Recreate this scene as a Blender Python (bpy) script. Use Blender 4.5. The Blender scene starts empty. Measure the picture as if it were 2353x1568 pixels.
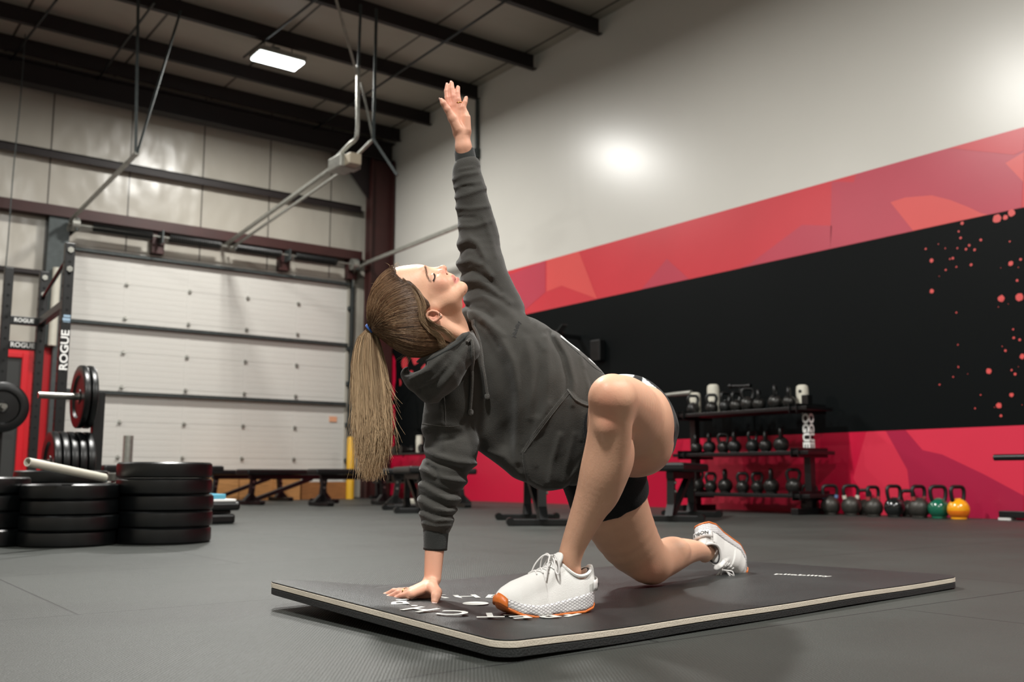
import bpy, bmesh, math, random
import numpy as np
from mathutils import Vector, Matrix
from mathutils.bvhtree import BVHTree
random.seed(7); rng = np.random.default_rng(7)
SC = bpy.context.scene
COL = SC.collection
# ------------------------------------------------------------------ camera
FPX, CX, CY, CAMH = 2250.0, 1176.5, 784.0, 0.36
PITCH = math.atan2(311, FPX); YAW = math.radians(36.8)
cam_d = bpy.data.cameras.new('camera'); cam = bpy.data.objects.new('camera', cam_d); COL.objects.link(cam)
cam_d.sensor_width = 36.0; cam_d.lens = FPX / 2353 * 36.0
cam.location = (0, 0, CAMH); cam.rotation_euler = (math.pi / 2 + PITCH, 0, -YAW)
cam_d.clip_start = 0.02; cam_d.clip_end = 100
cam_d.dof.use_dof = True; cam_d.dof.focus_distance = 2.5; cam_d.dof.aperture_fstop = 4.0
SC.camera = cam
# ------------------------------------------------------------------ world, exposure
w = bpy.data.worlds.new('world'); SC.world = w; w.use_nodes = True
w.node_tree.nodes['Background'].inputs[0].default_value = (0.55, 0.6, 0.68, 1)
w.node_tree.nodes['Background'].inputs[1].default_value = 0.01
SC.view_settings.view_transform = 'Standard'; SC.view_settings.look = 'None'
SC.view_settings.gamma = 1.0; SC.view_settings.exposure = -0.02
SC.view_settings.use_curve_mapping = False
WX, WY, CH = 8.34, 15.04, 6.40          # right wall, door wall, ceiling height
X0, Y0 = -7.0, -7.0                     # the walls behind the camera
# ceiling lamps: (x, y, z, power)
LAMPS = [(5.08, 12.15, 6.0, 265), (2.5, 6.2, 6.0, 540), (-1.8, 12.0, 6.0, 290), (-1.7, 5.6, 6.0, 40),
         (5.2, -0.9, 6.0, 420), (-1.1, -0.6, 6.0, 600), (-4.6, -1.0, 6.0, 20), (4.8, -5.6, 6.0, 20)]
# ------------------------------------------------------------------ pixel <-> world helpers
F_ = np.array([math.sin(YAW) * math.cos(PITCH), math.cos(YAW) * math.cos(PITCH), math.sin(PITCH)])
R_ = np.array([math.cos(YAW), -math.sin(YAW), 0.0]); U_ = np.cross(R_, F_); C_ = np.array([0, 0, CAMH])
def ray(x, y): return F_ + (x - CX) / FPX * R_ + (CY - y) / FPX * U_
def P(x, y, d): return C_ + d * ray(x, y)
def PZ(x, y, z=0.0): r = ray(x, y); return C_ + r * (z - CAMH) / r[2]
def PX(x, y, X=WX): r = ray(x, y); return C_ + r * X / r[0]
def PY(x, y, Y=WY): r = ray(x, y); return C_ + r * Y / r[1]
def DEP(q): return float(np.dot(np.asarray(q) - C_, F_))
def topx(p):
    v = p - C_; d = v @ F_
    return CX + FPX * (v @ R_) / d, CY - FPX * (v @ U_) / d, d
# ------------------------------------------------------------------ materials
def lin(c):
    return tuple((x / 255 / 12.92 if x / 255 <= 0.04045 else ((x / 255 + 0.055) / 1.055) ** 2.4) for x in c)
def mat(name, rgb, rough=0.5, metal=0.0, bump=0.0, bscale=80.0, var=0.0, vscale=3.0, spec=0.5, emit=None, estr=0, stretch=(1, 1, 1), sub=0.0, coat=0.0, coords='Object', attr=None, sheen=0.0):
    m = bpy.data.materials.new(name); m.use_nodes = True; nt = m.node_tree; b = nt.nodes['Principled BSDF']
    c = lin(rgb) if max(rgb) > 1.0 else tuple(rgb)
    b.inputs['Base Color'].default_value = (*c, 1); b.inputs['Roughness'].default_value = rough
    b.inputs['Metallic'].default_value = metal; b.inputs['Specular IOR Level'].default_value = spec
    if coat: b.inputs['Coat Weight'].default_value = coat; b.inputs['Coat Roughness'].default_value = 0.15
    if sheen: b.inputs['Sheen Weight'].default_value = sheen; b.inputs['Sheen Roughness'].default_value = 0.45
    if sub:
        b.inputs['Subsurface Weight'].default_value = sub; b.inputs['Subsurface Radius'].default_value = (1.0, 0.35, 0.2)
        b.inputs['Subsurface Scale'].default_value = 0.004
    if emit: b.inputs['Emission Color'].default_value = (*emit, 1); b.inputs['Emission Strength'].default_value = estr
    tc = nt.nodes.new('ShaderNodeTexCoord'); mp = nt.nodes.new('ShaderNodeMapping'); mp.inputs['Scale'].default_value = stretch
    nt.links.new(tc.outputs[coords], mp.inputs[0])
    col_out = None
    if attr:
        a = nt.nodes.new('ShaderNodeAttribute'); a.attribute_name = attr; col_out = a.outputs['Color']
        nt.links.new(col_out, b.inputs['Base Color'])
    if var:
        n = nt.nodes.new('ShaderNodeTexNoise'); n.inputs['Scale'].default_value = vscale; n.inputs['Detail'].default_value = 5
        nt.links.new(mp.outputs[0], n.inputs[0])
        r = nt.nodes.new('ShaderNodeMapRange'); r.inputs[1].default_value = 0.25; r.inputs[2].default_value = 0.75
        r.inputs[3].default_value = 1 - var; r.inputs[4].default_value = 1 + var
        nt.links.new(n.outputs[0], r.inputs[0])
        mx = nt.nodes.new('ShaderNodeMix'); mx.data_type = 'RGBA'; mx.blend_type = 'MULTIPLY'; mx.inputs[0].default_value = 1
        if col_out: nt.links.new(col_out, mx.inputs[6])
        else: mx.inputs[6].default_value = (*c, 1)
        nt.links.new(r.outputs[0], mx.inputs[7]); nt.links.new(mx.outputs[2], b.inputs['Base Color'])
    if bump:
        n = nt.nodes.new('ShaderNodeTexNoise'); n.inputs['Scale'].default_value = bscale; n.inputs['Detail'].default_value = 4
        nt.links.new(mp.outputs[0], n.inputs[0])
        bp = nt.nodes.new('ShaderNodeBump'); bp.inputs['Strength'].default_value = bump; bp.inputs['Distance'].default_value = 0.01
        nt.links.new(n.outputs[0], bp.inputs['Height']); nt.links.new(bp.outputs[0], b.inputs['Normal'])
    return m
M = {}
M['black'] = mat('black_steel', (8, 10, 11), 0.38, bump=0.05, bscale=300, var=0.2)
M['rubber'] = mat('black_rubber', (5, 7, 8), 0.33, bump=0.08, bscale=200, var=0.25, vscale=8)
M['pad'] = mat('black_vinyl', (9, 11, 12), 0.4, bump=0.05, bscale=150, var=0.1)
M['steel'] = mat('brushed_steel', (150, 150, 145), 0.3, 0.9, bump=0.03, bscale=200, var=0.15, vscale=20)
M['galv'] = mat('galvanised_steel', (150, 150, 143), 0.45, 0.6, bump=0.03, bscale=90, var=0.2, vscale=15)
M['darkgalv'] = mat('dull_grey_steel', (70, 76, 76), 0.5, 0.4, var=0.2, vscale=15)
M['white'] = mat('white_print', (225, 225, 222), 0.6, var=0.03)
M['maroon'] = mat('maroon_painted_steel', (56, 24, 21), 0.55, bump=0.03, bscale=60, var=0.18, vscale=4)
M['maroon_dk'] = mat('dark_red_oxide_steel', (24, 14, 14), 0.6, bump=0.03, bscale=60, var=0.2, vscale=4)
M['redoor'] = mat('red_gloss_paint', (205, 10, 28), 0.35, bump=0.03, var=0.06)
M['yellow'] = mat('yellow_paint', (215, 165, 40), 0.45, var=0.08)
M['ply'] = mat('plywood', (178, 128, 76), 0.6, bump=0.08, bscale=30, var=0.25, vscale=6, stretch=(1, 1, 8))
M['plydk'] = mat('dark_plywood', (140, 92, 50), 0.6, bump=0.08, bscale=30, var=0.25, vscale=6, stretch=(1, 1, 8))
M['pvc'] = mat('white_plastic', (205, 202, 188), 0.35, var=0.06, vscale=10)
M['blue'] = mat('light_blue_foam', (90, 165, 190), 0.7, bump=0.1, var=0.08)
# ------------------------------------------------------------------ mesh builder
class MB:
    def __init__(s): s.v = []; s.f = []; s.m = []
    def add(s, vs, fs, mi=0):
        o = len(s.v); s.v += [tuple(float(c) for c in q) for q in vs]; s.f += [tuple(o + i for i in f) for f in fs]; s.m += [mi] * len(fs); return s
    def box(s, c, d, rot=None, mi=0):
        x, y, z = d[0] / 2, d[1] / 2, d[2] / 2
        vs = [np.array(q, float) for q in ((-x, -y, -z), (x, -y, -z), (x, y, -z), (-x, y, -z), (-x, -y, z), (x, -y, z), (x, y, z), (-x, y, z))]
        if rot is not None: vs = [np.array(rot) @ q for q in vs]
        return s.add([q + np.array(c, float) for q in vs], [(0, 3, 2, 1), (4, 5, 6, 7), (0, 1, 5, 4), (1, 2, 6, 5), (2, 3, 7, 6), (3, 0, 4, 7)], mi)
    def bx(s, x0, x1, y0, y1, z0, z1, mi=0): return s.box(((x0 + x1) / 2, (y0 + y1) / 2, (z0 + z1) / 2), (abs(x1 - x0), abs(y1 - y0), abs(z1 - z0)), mi=mi)
    def bar(s, a, b, w, h, mi=0, up=(0, 0, 1)):
        a = np.array(a, float); b = np.array(b, float); x = b - a; L = np.linalg.norm(x); x /= L
        u = np.array(up, float)
        if abs(x @ u) > 0.97: u = np.array([0, 1.0, 0])
        y = np.cross(u, x); y /= np.linalg.norm(y); z = np.cross(x, y)
        return s.box((a + b) / 2, (L, w, h), np.array([x, y, z]).T, mi)
    def tube(s, pts, r, n=10, cap=True, mi=0, closed=False):
        pts = [np.array(q, float) for q in pts]; K = len(pts)
        rs = r if hasattr(r, '__len__') else [r] * K
        o = len(s.v); prev = None; rings = []
        for i in range(K):
            if closed: t = pts[(i + 1) % K] - pts[i - 1]
            else: t = pts[min(i + 1, K - 1)] - pts[max(i - 1, 0)]
            t = t / (np.linalg.norm(t) + 1e-12)
            if prev is None:
                u = np.array([0, 0, 1.0]) if abs(t[2]) < 0.9 else np.array([1.0, 0, 0])
            else: u = prev
            u = u - t * (u @ t); u /= np.linalg.norm(u) + 1e-12; prev = u; v = np.cross(t, u)
            rings.append([pts[i] + rs[i] * (math.cos(2 * math.pi * k / n) * u + math.sin(2 * math.pi * k / n) * v) for k in range(n)])
        vs = [q for rg in rings for q in rg]; fs = []
        for i in range(K if closed else K - 1):
            j = (i + 1) % K
            for k in range(n):
                k2 = (k + 1) % n; fs.append((i * n + k, i * n + k2, j * n + k2, j * n + k))
        if cap and not closed:
            fs.append(tuple(range(n - 1, -1, -1))); fs.append(tuple((K - 1) * n + k for k in range(n)))
        return s.add(vs, fs, mi)
    def cyl(s, a, b, r, n=20, mi=0, r2=None): return s.tube([a, b], [r, r if r2 is None else r2], n, True, mi)
    def lathe(s, prof, c=(0, 0, 0), axis=(0, 0, 1), n=32, mi=0, cap=False):
        z = np.array(axis, float); z /= np.linalg.norm(z)
        x = np.cross((0, 1, 0) if abs(z[1]) < 0.9 else (1, 0, 0), z); x /= np.linalg.norm(x); y = np.cross(z, x); c = np.array(c, float)
        vs = [c + r * (math.cos(2 * math.pi * k / n) * x + math.sin(2 * math.pi * k / n) * y) + h * z for r, h in prof for k in range(n)]
        fs = [(i * n + k, i * n + (k + 1) % n, (i + 1) * n + (k + 1) % n, (i + 1) * n + k) for i in range(len(prof) - 1) for k in range(n)]
        if cap: fs.append(tuple(range(n - 1, -1, -1))); fs.append(tuple((len(prof) - 1) * n + k for k in range(n)))
        return s.add(vs, fs, mi)
    def poly(s, pts, mi=0): return s.add(pts, [tuple(range(len(pts)))], mi)
def mesh_obj(name, verts, faces, mats, mi=None, smooth=False, parent=None, bevel=0.0, origin=None):
    me = bpy.data.meshes.new(name)
    verts = np.asarray(verts, float)
    if parent is not None: org = np.array(parent['_o'])
    elif origin is not None: org = np.array(origin, float)
    else:
        lo, hi = verts.min(0), verts.max(0); org = np.array([(lo[0] + hi[0]) / 2, (lo[1] + hi[1]) / 2, lo[2]])
    vv = verts - org
    if isinstance(faces, np.ndarray):
        n = len(faces); k = faces.shape[1]
        me.vertices.add(len(vv)); me.vertices.foreach_set('co', vv.astype(np.float32).ravel())
        me.loops.add(n * k); me.loops.foreach_set('vertex_index', faces.astype(np.int32).ravel())
        me.polygons.add(n); me.polygons.foreach_set('loop_start', np.arange(0, n * k, k, dtype=np.int32))
        me.update(calc_edges=True); me.validate()
    else:
        me.from_pydata([tuple(q) for q in vv], [], faces); me.update()
    for m in (mats if isinstance(mats, (list, tuple)) else [mats]): me.materials.append(m)
    if mi is not None: me.polygons.foreach_set('material_index', np.array(mi, np.int32))
    if smooth: me.polygons.foreach_set('use_smooth', np.ones(len(me.polygons), bool))
    o = bpy.data.objects.new(name, me); COL.objects.link(o)
    if parent is not None: o.parent = parent; o['_o'] = list(org)
    else: o.location = org; o['_o'] = list(org)
    if bevel:
        b = o.modifiers.new('bevel', 'BEVEL'); b.width = bevel; b.segments = 2; b.limit_method = 'ANGLE'; b.harden_normals = False
    return o
def obj(name, mb, mats, parent=None, smooth=False, bevel=0.0, origin=None):
    if isinstance(mats, str): mats = M[mats]
    o = mesh_obj(name, mb.v, mb.f, mats, mb.m, smooth, parent, bevel, origin)
    if smooth:
        try: o.data.set_sharp_from_angle(angle=math.radians(40))
        except Exception: pass
    return o
def thing(name, label, cat, loc=(0, 0, 0), group=None):
    o = bpy.data.objects.new(name, None); o.empty_display_size = 0.05; COL.objects.link(o); o.location = [float(c) for c in loc]
    o['_o'] = [float(c) for c in loc]; o['label'] = label; o['category'] = cat
    if group: o['group'] = group
    return o
def tag(o, label, cat, group=None):
    o['label'] = label; o['category'] = cat
    if group: o['group'] = group
    return o
def struct(name, mb, m, smooth=False, bevel=0.0):
    o = obj(name, mb, m, None, smooth, bevel); o['kind'] = 'structure'; return o
def dup(root, loc, label=None, group=None, rotz=None, scale=None):
    r = root.copy(); COL.objects.link(r); r.location = [float(c) for c in loc]; r['_o'] = [float(c) for c in loc]
    if rotz is not None: r.rotation_euler = (0, 0, rotz)
    if scale: r.scale = (scale,) * 3 if not hasattr(scale, '__len__') else scale
    if label: r['label'] = label
    if group: r['group'] = group
    for ch in list(root.children):
        c = ch.copy(); COL.objects.link(c); c.parent = r
        for g in list(ch.children):
            d = g.copy(); COL.objects.link(d); d.parent = c
    return r
def text_mesh(body, size=1.0, extrude=0.0, bold=0.0):
    cu = bpy.data.curves.new('t', 'FONT'); cu.body = body; cu.size = size; cu.align_x = 'CENTER'; cu.align_y = 'CENTER'
    cu.offset = bold; cu.resolution_u = 3; cu.extrude = extrude
    o = bpy.data.objects.new('t', cu); COL.objects.link(o); dg = bpy.context.evaluated_depsgraph_get()
    me = o.evaluated_get(dg).to_mesh(); v = np.array([q.co[:] for q in me.vertices]); f = [tuple(p.vertices) for p in me.polygons]
    o.evaluated_get(dg).to_mesh_clear(); bpy.data.objects.remove(o); bpy.data.curves.remove(cu)
    return v, f
def flat_text(name, body, size, origin, xdir, ydir, m, parent, bold=0.0, thick=0.0006, sx=1.0):
    v, f = text_mesh(body, size, thick, bold); x = np.array(xdir, float); x /= np.linalg.norm(x); y = np.array(ydir, float); y /= np.linalg.norm(y); z = np.cross(x, y)
    vv = np.array(origin)[None] + v[:, :1] * x * sx + v[:, 1:2] * y + v[:, 2:3] * z
    return mesh_obj(name, vv, f, m, None, False, parent)
# ------------------------------------------------------------------ signed-distance modelling kit
def smin(a, b, k):
    if k <= 0: return np.minimum(a, b)
    h = np.clip(0.5 + 0.5 * (b - a) / k, 0, 1); return b * (1 - h) + a * h - k * h * (1 - h)
def smax(a, b, k): return -smin(-a, -b, k)
def seg(p, a, b, ra, rb, sq=None):
    pa = p - np.asarray(a, np.float32); ba = np.asarray(b, float) - np.asarray(a, float); L = float(ba @ ba) + 1e-12; ba = ba.astype(np.float32)
    h = np.clip(pa @ ba / L, 0, 1); v = pa - h[:, None] * ba
    if sq is not None:
        n = np.asarray(sq[0], np.float32); v = v + (v @ n)[:, None] * n * (sq[1] - 1)
    return np.sqrt((v * v).sum(1)) - (ra + (rb - ra) * h)
def ell(p, c, r, ax=None):
    q = p - np.asarray(c, np.float32)
    if ax is not None: q = q @ np.asarray(ax, np.float32).T
    r = np.asarray(r, np.float32); a = q / r; k0 = np.sqrt((a * a).sum(1)); b = a / r; k1 = np.sqrt((b * b).sum(1)) + 1e-9
    return k0 * (k0 - 1) / k1
def mesh_sdf(fn, lo, hi, h, relax=1, full=False):
    lo = np.asarray(lo, float); B = 8
    nb = np.ceil((np.asarray(hi) - lo) / h / B).astype(int); n = nb * B
    vals = np.ones(tuple(n), np.float32)
    bi = np.stack(np.meshgrid(*[np.arange(k) for k in nb], indexing='ij'), -1).reshape(-1, 3)
    cen = (lo + (bi * B + (B - 1) / 2) * h).astype(np.float32)
    d = fn(cen); keep = (np.abs(d) < B * h * 1.35) | full
    v6 = vals.reshape(nb[0], B, nb[1], B, nb[2], B)
    neg = bi[(~keep) & (d < 0)]; v6[neg[:, 0], :, neg[:, 1], :, neg[:, 2], :] = -1.0
    off = np.stack(np.meshgrid(*[np.arange(B)] * 3, indexing='ij'), -1).reshape(1, -1, 3)
    kb = bi[keep]; step = 1500
    for i in range(0, len(kb), step):
        kk = kb[i:i + step]; pts = (lo + (kk[:, None, :] * B + off).reshape(-1, 3) * h).astype(np.float32)
        r = fn(pts).astype(np.float32).reshape(len(kk), B, B, B); v6[kk[:, 0], :, kk[:, 1], :, kk[:, 2], :] = r
    vals[0], vals[-1] = 1, 1; vals[:, 0], vals[:, -1] = 1, 1; vals[:, :, 0], vals[:, :, -1] = 1, 1
    s = vals < 0
    cnt = np.zeros(tuple(n - 1), np.uint8)
    for a in (0, 1):
        for b in (0, 1):
            for c in (0, 1): cnt += s[a:n[0] - 1 + a, b:n[1] - 1 + b, c:n[2] - 1 + c]
    act = np.argwhere((cnt > 0) & (cnt < 8)); idx = np.full(tuple(n - 1), -1, np.int32); idx[act[:, 0], act[:, 1], act[:, 2]] = np.arange(len(act))
    cor = np.array([(a, b, c) for a in (0, 1) for b in (0, 1) for c in (0, 1)])
    cv = np.stack([vals[act[:, 0] + a, act[:, 1] + b, act[:, 2] + c] for a, b, c in cor], 1)
    acc = np.zeros((len(act), 3)); num = np.zeros(len(act))
    for i in range(8):
        for j in range(i + 1, 8):
            if np.abs(cor[i] - cor[j]).sum() != 1: continue
            va, vb = cv[:, i], cv[:, j]; m = (va < 0) != (vb < 0); t = np.where(m, va / np.where(m, va - vb, 1), 0)
            acc += np.where(m[:, None], cor[i] + t[:, None] * (cor[j] - cor[i]), 0); num += m
    V = lo + (act + acc / num[:, None]) * h
    fs = []
    a = np.argwhere(s[:-1, 1:-1, 1:-1] != s[1:, 1:-1, 1:-1])
    i, j, k = a[:, 0], a[:, 1] + 1, a[:, 2] + 1
    q = np.stack([idx[i, j - 1, k - 1], idx[i, j, k - 1], idx[i, j, k], idx[i, j - 1, k]], 1); fl = ~s[i, j, k]; q[fl] = q[fl][:, ::-1]; fs.append(q)
    a = np.argwhere(s[1:-1, :-1, 1:-1] != s[1:-1, 1:, 1:-1])
    i, j, k = a[:, 0] + 1, a[:, 1], a[:, 2] + 1
    q = np.stack([idx[i - 1, j, k - 1], idx[i - 1, j, k], idx[i, j, k], idx[i, j, k - 1]], 1); fl = ~s[i, j, k]; q[fl] = q[fl][:, ::-1]; fs.append(q)
    a = np.argwhere(s[1:-1, 1:-1, :-1] != s[1:-1, 1:-1, 1:])
    i, j, k = a[:, 0] + 1, a[:, 1] + 1, a[:, 2]
    q = np.stack([idx[i - 1, j - 1, k], idx[i, j - 1, k], idx[i, j, k], idx[i - 1, j, k]], 1); fl = ~s[i, j, k]; q[fl] = q[fl][:, ::-1]; fs.append(q)
    Fc = np.concatenate(fs)
    for _ in range(relax):
        sm = np.zeros_like(V); c = np.zeros(len(V))
        for e in range(4):
            u, v = Fc[:, e], Fc[:, (e + 1) % 4]
            for d_ in range(3):
                sm[:, d_] += np.bincount(u, V[v, d_], len(V)) + np.bincount(v, V[u, d_], len(V))
            c += np.bincount(u, minlength=len(V)) + np.bincount(v, minlength=len(V))
        V = V * 0.5 + 0.5 * sm / np.maximum(c, 1)[:, None]
    return V, Fc
def set_col(o, rgb, name='Col'):
    at = o.data.color_attributes.new(name, 'FLOAT_COLOR', 'POINT')
    a = np.ones((len(rgb), 4), np.float32); a[:, :3] = rgb; at.data.foreach_set('color', a.ravel())
def poly_sd(x, y, pts):
    """signed distance in the plane to a polygon, negative inside"""
    pts = np.array(pts, float); d = np.full(x.shape, 1e18); s = np.ones(x.shape)
    n = len(pts)
    for i in range(n):
        ax, ay = pts[i]; bx, by = pts[i - 1]; ex, ey = bx - ax, by - ay; wx, wy = x - ax, y - ay
        t = np.clip((wx * ex + wy * ey) / (ex * ex + ey * ey + 1e-12), 0, 1); d = np.minimum(d, (wx - ex * t) ** 2 + (wy - ey * t) ** 2)
        c1, c2, c3 = y >= ay, y < by, ex * wy > ey * wx
        fl = (c1 & c2 & c3) | (~c1 & ~c2 & ~c3); s = np.where(fl, -s, s)
    return s * np.sqrt(d)
def line_d(x, y, pts):
    d = np.full(x.shape, 1e18, np.float32)
    for (ax, ay), (bx, by) in zip(pts[:-1], pts[1:]):
        ex, ey = bx - ax, by - ay; wx, wy = x - ax, y - ay; t = np.clip((wx * ex + wy * ey) / (ex * ex + ey * ey + 1e-9), 0, 1)
        d = np.minimum(d, (wx - ex * t) ** 2 + (wy - ey * t) ** 2)
    return np.sqrt(d)
def spline(pts, n=8):
    """Catmull-Rom through the points"""
    pts = [np.array(q, float) for q in pts]; q = [2 * pts[0] - pts[1]] + pts + [2 * pts[-1] - pts[-2]]; out = []
    for i in range(1, len(q) - 2):
        for k in range(n):
            t = k / n; a, b, c, d = q[i - 1], q[i], q[i + 1], q[i + 2]
            out.append(0.5 * (2 * b + (c - a) * t + (2 * a - 5 * b + 4 * c - d) * t * t + (3 * b - a - 3 * c + d) * t ** 3))
    out.append(pts[-1]); return out
# ================================================================== ROOM
def brick_mat(name, rgb, bw, bh, mort, line, rough, bump=0.3, spec=0.5, offset=0.0, var=0.12, vscale=1.2, fine=0.0, fscale=60, wave=None, rvar=0.0, vec='xy', dist=0.01, weave=0.0):
    m = bpy.data.materials.new(name); m.use_nodes = True; nt = m.node_tree; b = nt.nodes['Principled BSDF']; L = nt.links.new
    b.inputs['Roughness'].default_value = rough; b.inputs['Specular IOR Level'].default_value = spec
    tc = nt.nodes.new('ShaderNodeTexCoord'); sp = nt.nodes.new('ShaderNodeSeparateXYZ'); L(tc.outputs['Object'], sp.inputs[0])
    cb = nt.nodes.new('ShaderNodeCombineXYZ'); ax = {'x': 0, 'y': 1, 'z': 2}
    L(sp.outputs[ax[vec[0]]], cb.inputs[0]); L(sp.outputs[ax[vec[1]]], cb.inputs[1])
    br = nt.nodes.new('ShaderNodeTexBrick'); br.offset = offset; br.squash = 1; L(cb.outputs[0], br.inputs[0])
    br.inputs['Scale'].default_value = 1; br.inputs['Mortar Size'].default_value = mort; br.inputs['Brick Width'].default_value = bw; br.inputs['Row Height'].default_value = bh
    br.inputs['Mortar Smooth'].default_value = 0.3
    c = lin(rgb); l = lin(line)
    br.inputs['Color1'].default_value = (*c, 1); br.inputs['Color2'].default_value = (*[q * 0.94 for q in c], 1); br.inputs['Mortar'].default_value = (*l, 1)
    n = nt.nodes.new('ShaderNodeTexNoise'); n.inputs['Scale'].default_value = vscale; n.inputs['Detail'].default_value = 8; L(cb.outputs[0], n.inputs[0])
    r = nt.nodes.new('ShaderNodeMapRange'); r.inputs[1].default_value = 0.25; r.inputs[2].default_value = 0.75; r.inputs[3].default_value = 1 - var; r.inputs[4].default_value = 1 + var; L(n.outputs[0], r.inputs[0])
    mx = nt.nodes.new('ShaderNodeMix'); mx.data_type = 'RGBA'; mx.blend_type = 'MULTIPLY'; mx.inputs[0].default_value = 1
    L(br.outputs['Color'], mx.inputs[6]); L(r.outputs[0], mx.inputs[7]); L(mx.outputs[2], b.inputs['Base Color'])
    if rvar:
        r2 = nt.nodes.new('ShaderNodeMapRange'); r2.inputs[1].default_value = 0.3; r2.inputs[2].default_value = 0.7; r2.inputs[3].default_value = rough - rvar; r2.inputs[4].default_value = rough + rvar
        L(n.outputs[0], r2.inputs[0]); L(r2.outputs[0], b.inputs['Roughness'])
    hgt = br.outputs['Fac']; bp = nt.nodes.new('ShaderNodeBump'); bp.invert = True; bp.inputs['Strength'].default_value = bump; bp.inputs['Distance'].default_value = dist; L(hgt, bp.inputs['Height'])
    last = bp
    if fine:
        n2 = nt.nodes.new('ShaderNodeTexNoise'); n2.inputs['Scale'].default_value = fscale; n2.inputs['Detail'].default_value = 3; L(cb.outputs[0], n2.inputs[0])
        b2 = nt.nodes.new('ShaderNodeBump'); b2.inputs['Strength'].default_value = fine; b2.inputs['Distance'].default_value = 0.01; L(n2.outputs[0], b2.inputs['Height']); L(last.outputs[0], b2.inputs['Normal']); last = b2
    if weave:
        # raised hatch of the moulded rubber: product of two waves
        hs = []
        for k, rot in enumerate((0.6, 2.2)):
            mp = nt.nodes.new('ShaderNodeMapping'); mp.inputs['Rotation'].default_value = (0, 0, rot); L(cb.outputs[0], mp.inputs[0])
            wv = nt.nodes.new('ShaderNodeTexWave'); wv.inputs['Scale'].default_value = 44; wv.inputs['Distortion'].default_value = 1.2; L(mp.outputs[0], wv.inputs[0]); hs.append(wv)
        mu = nt.nodes.new('ShaderNodeMath'); mu.operation = 'MULTIPLY'; L(hs[0].outputs['Fac'], mu.inputs[0]); L(hs[1].outputs['Fac'], mu.inputs[1])
        b3 = nt.nodes.new('ShaderNodeBump'); b3.inputs['Strength'].default_value = weave; b3.inputs['Distance'].default_value = 0.003; L(mu.outputs[0], b3.inputs['Height']); L(last.outputs[0], b3.inputs['Normal']); last = b3
    if wave:
        wv = nt.nodes.new('ShaderNodeTexNoise'); wv.inputs['Scale'].default_value = wave[0]; wv.inputs['Detail'].default_value = 2
        mp = nt.nodes.new('ShaderNodeMapping'); mp.inputs['Scale'].default_value = wave[2]; L(cb.outputs[0], mp.inputs[0]); L(mp.outputs[0], wv.inputs[0])
        b3 = nt.nodes.new('ShaderNodeBump'); b3.inputs['Strength'].default_value = wave[1]; b3.inputs['Distance'].default_value = 0.08; L(wv.outputs[0], b3.inputs['Height']); L(last.outputs[0], b3.inputs['Normal']); last = b3
    L(last.outputs[0], b.inputs['Normal'])
    return m
M['floor'] = brick_mat('rubber_floor_tiles', (53, 56, 53), 1.83, 1.22, 0.004, (20, 22, 22), 0.5, 0.5, 0.5, 0.5, 0.16, 1.1, 0.25, 260, rvar=0.06, weave=0.35)
M['wallpaint'] = mat('white_gloss_wall_paint', (210, 208, 201), 0.30, bump=0.02, bscale=5, var=0.03, vscale=0.6)
M['wallplain'] = mat('white_wall_paint', (190, 186, 176), 0.6, bump=0.03, bscale=14, var=0.03, vscale=0.6)
M['insul'] = brick_mat('insulation_facing', (176, 171, 160), 1.12, 40, 0.012, (84, 80, 74), 0.3, 0.6, 0.5, 0, 0.07, 0.8, 0.1, 8, (1.0, 0.8, (1.6, 0.9, 1)), vec='xz')
M['ceil'] = brick_mat('ceiling_insulation', (160, 154, 142), 1.5, 60, 0.02, (66, 62, 56), 0.5, 0.8, 0.4, 0, 0.08, 0.5, 0.1, 8, (0.9, 0.9, (1, 1.4, 1)), vec='xy')
for nm_, c_ in (('redA', (204, 58, 68)), ('redB', (218, 84, 82)), ('redC', (188, 66, 84)), ('redD', (168, 56, 78)), ('lowA', (200, 22, 60)), ('lowB', (212, 48, 74)), ('lowC', (182, 10, 52)), ('lowD', (166, 26, 64))):
    M[nm_] = mat('mural_' + nm_.lower(), c_, 0.34, bump=0.02, bscale=6, var=0.06, vscale=0.9)
M['blk'] = mat('mural_black', (7, 11, 12), 0.5, bump=0.02, bscale=6, var=0.12, vscale=0.8, spec=0.10)
struct('floor', MB().bx(X0, WX, Y0, WY, -0.1, 0), 'floor')
struct('ceiling', MB().bx(X0, WX, Y0, WY, CH, CH + 0.1), 'ceil')
struct('wall_left', MB().bx(X0 - 0.1, X0, Y0, WY, 0, CH), 'wallplain')
struct('wall_near', MB().bx(X0, WX, Y0 - 0.1, Y0, 0, CH), 'wallplain')
wb = MB().bx(X0 - 0.1, 2.93, WY, WY + 0.1, 2.18, CH).bx(2.93, WX, WY, WY + 0.1, 3.72, CH).bx(7.70, WX, WY, WY + 0.1, 0, 3.72).bx(2.93, 3.16, WY, WY + 0.1, 2.18, 3.72)
struct('wall_far', wb, 'insul')
struct('trim_far', MB().bx(X0, 1.3, WY - 0.01, WY + 0.1, 0, 2.18).bx(2.72, 3.16, WY - 0.01, WY + 0.1, 0, 2.18).bx(1.3, 2.72, WY - 0.01, WY + 0.1, 2.06, 2.18), 'redoor')
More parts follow.
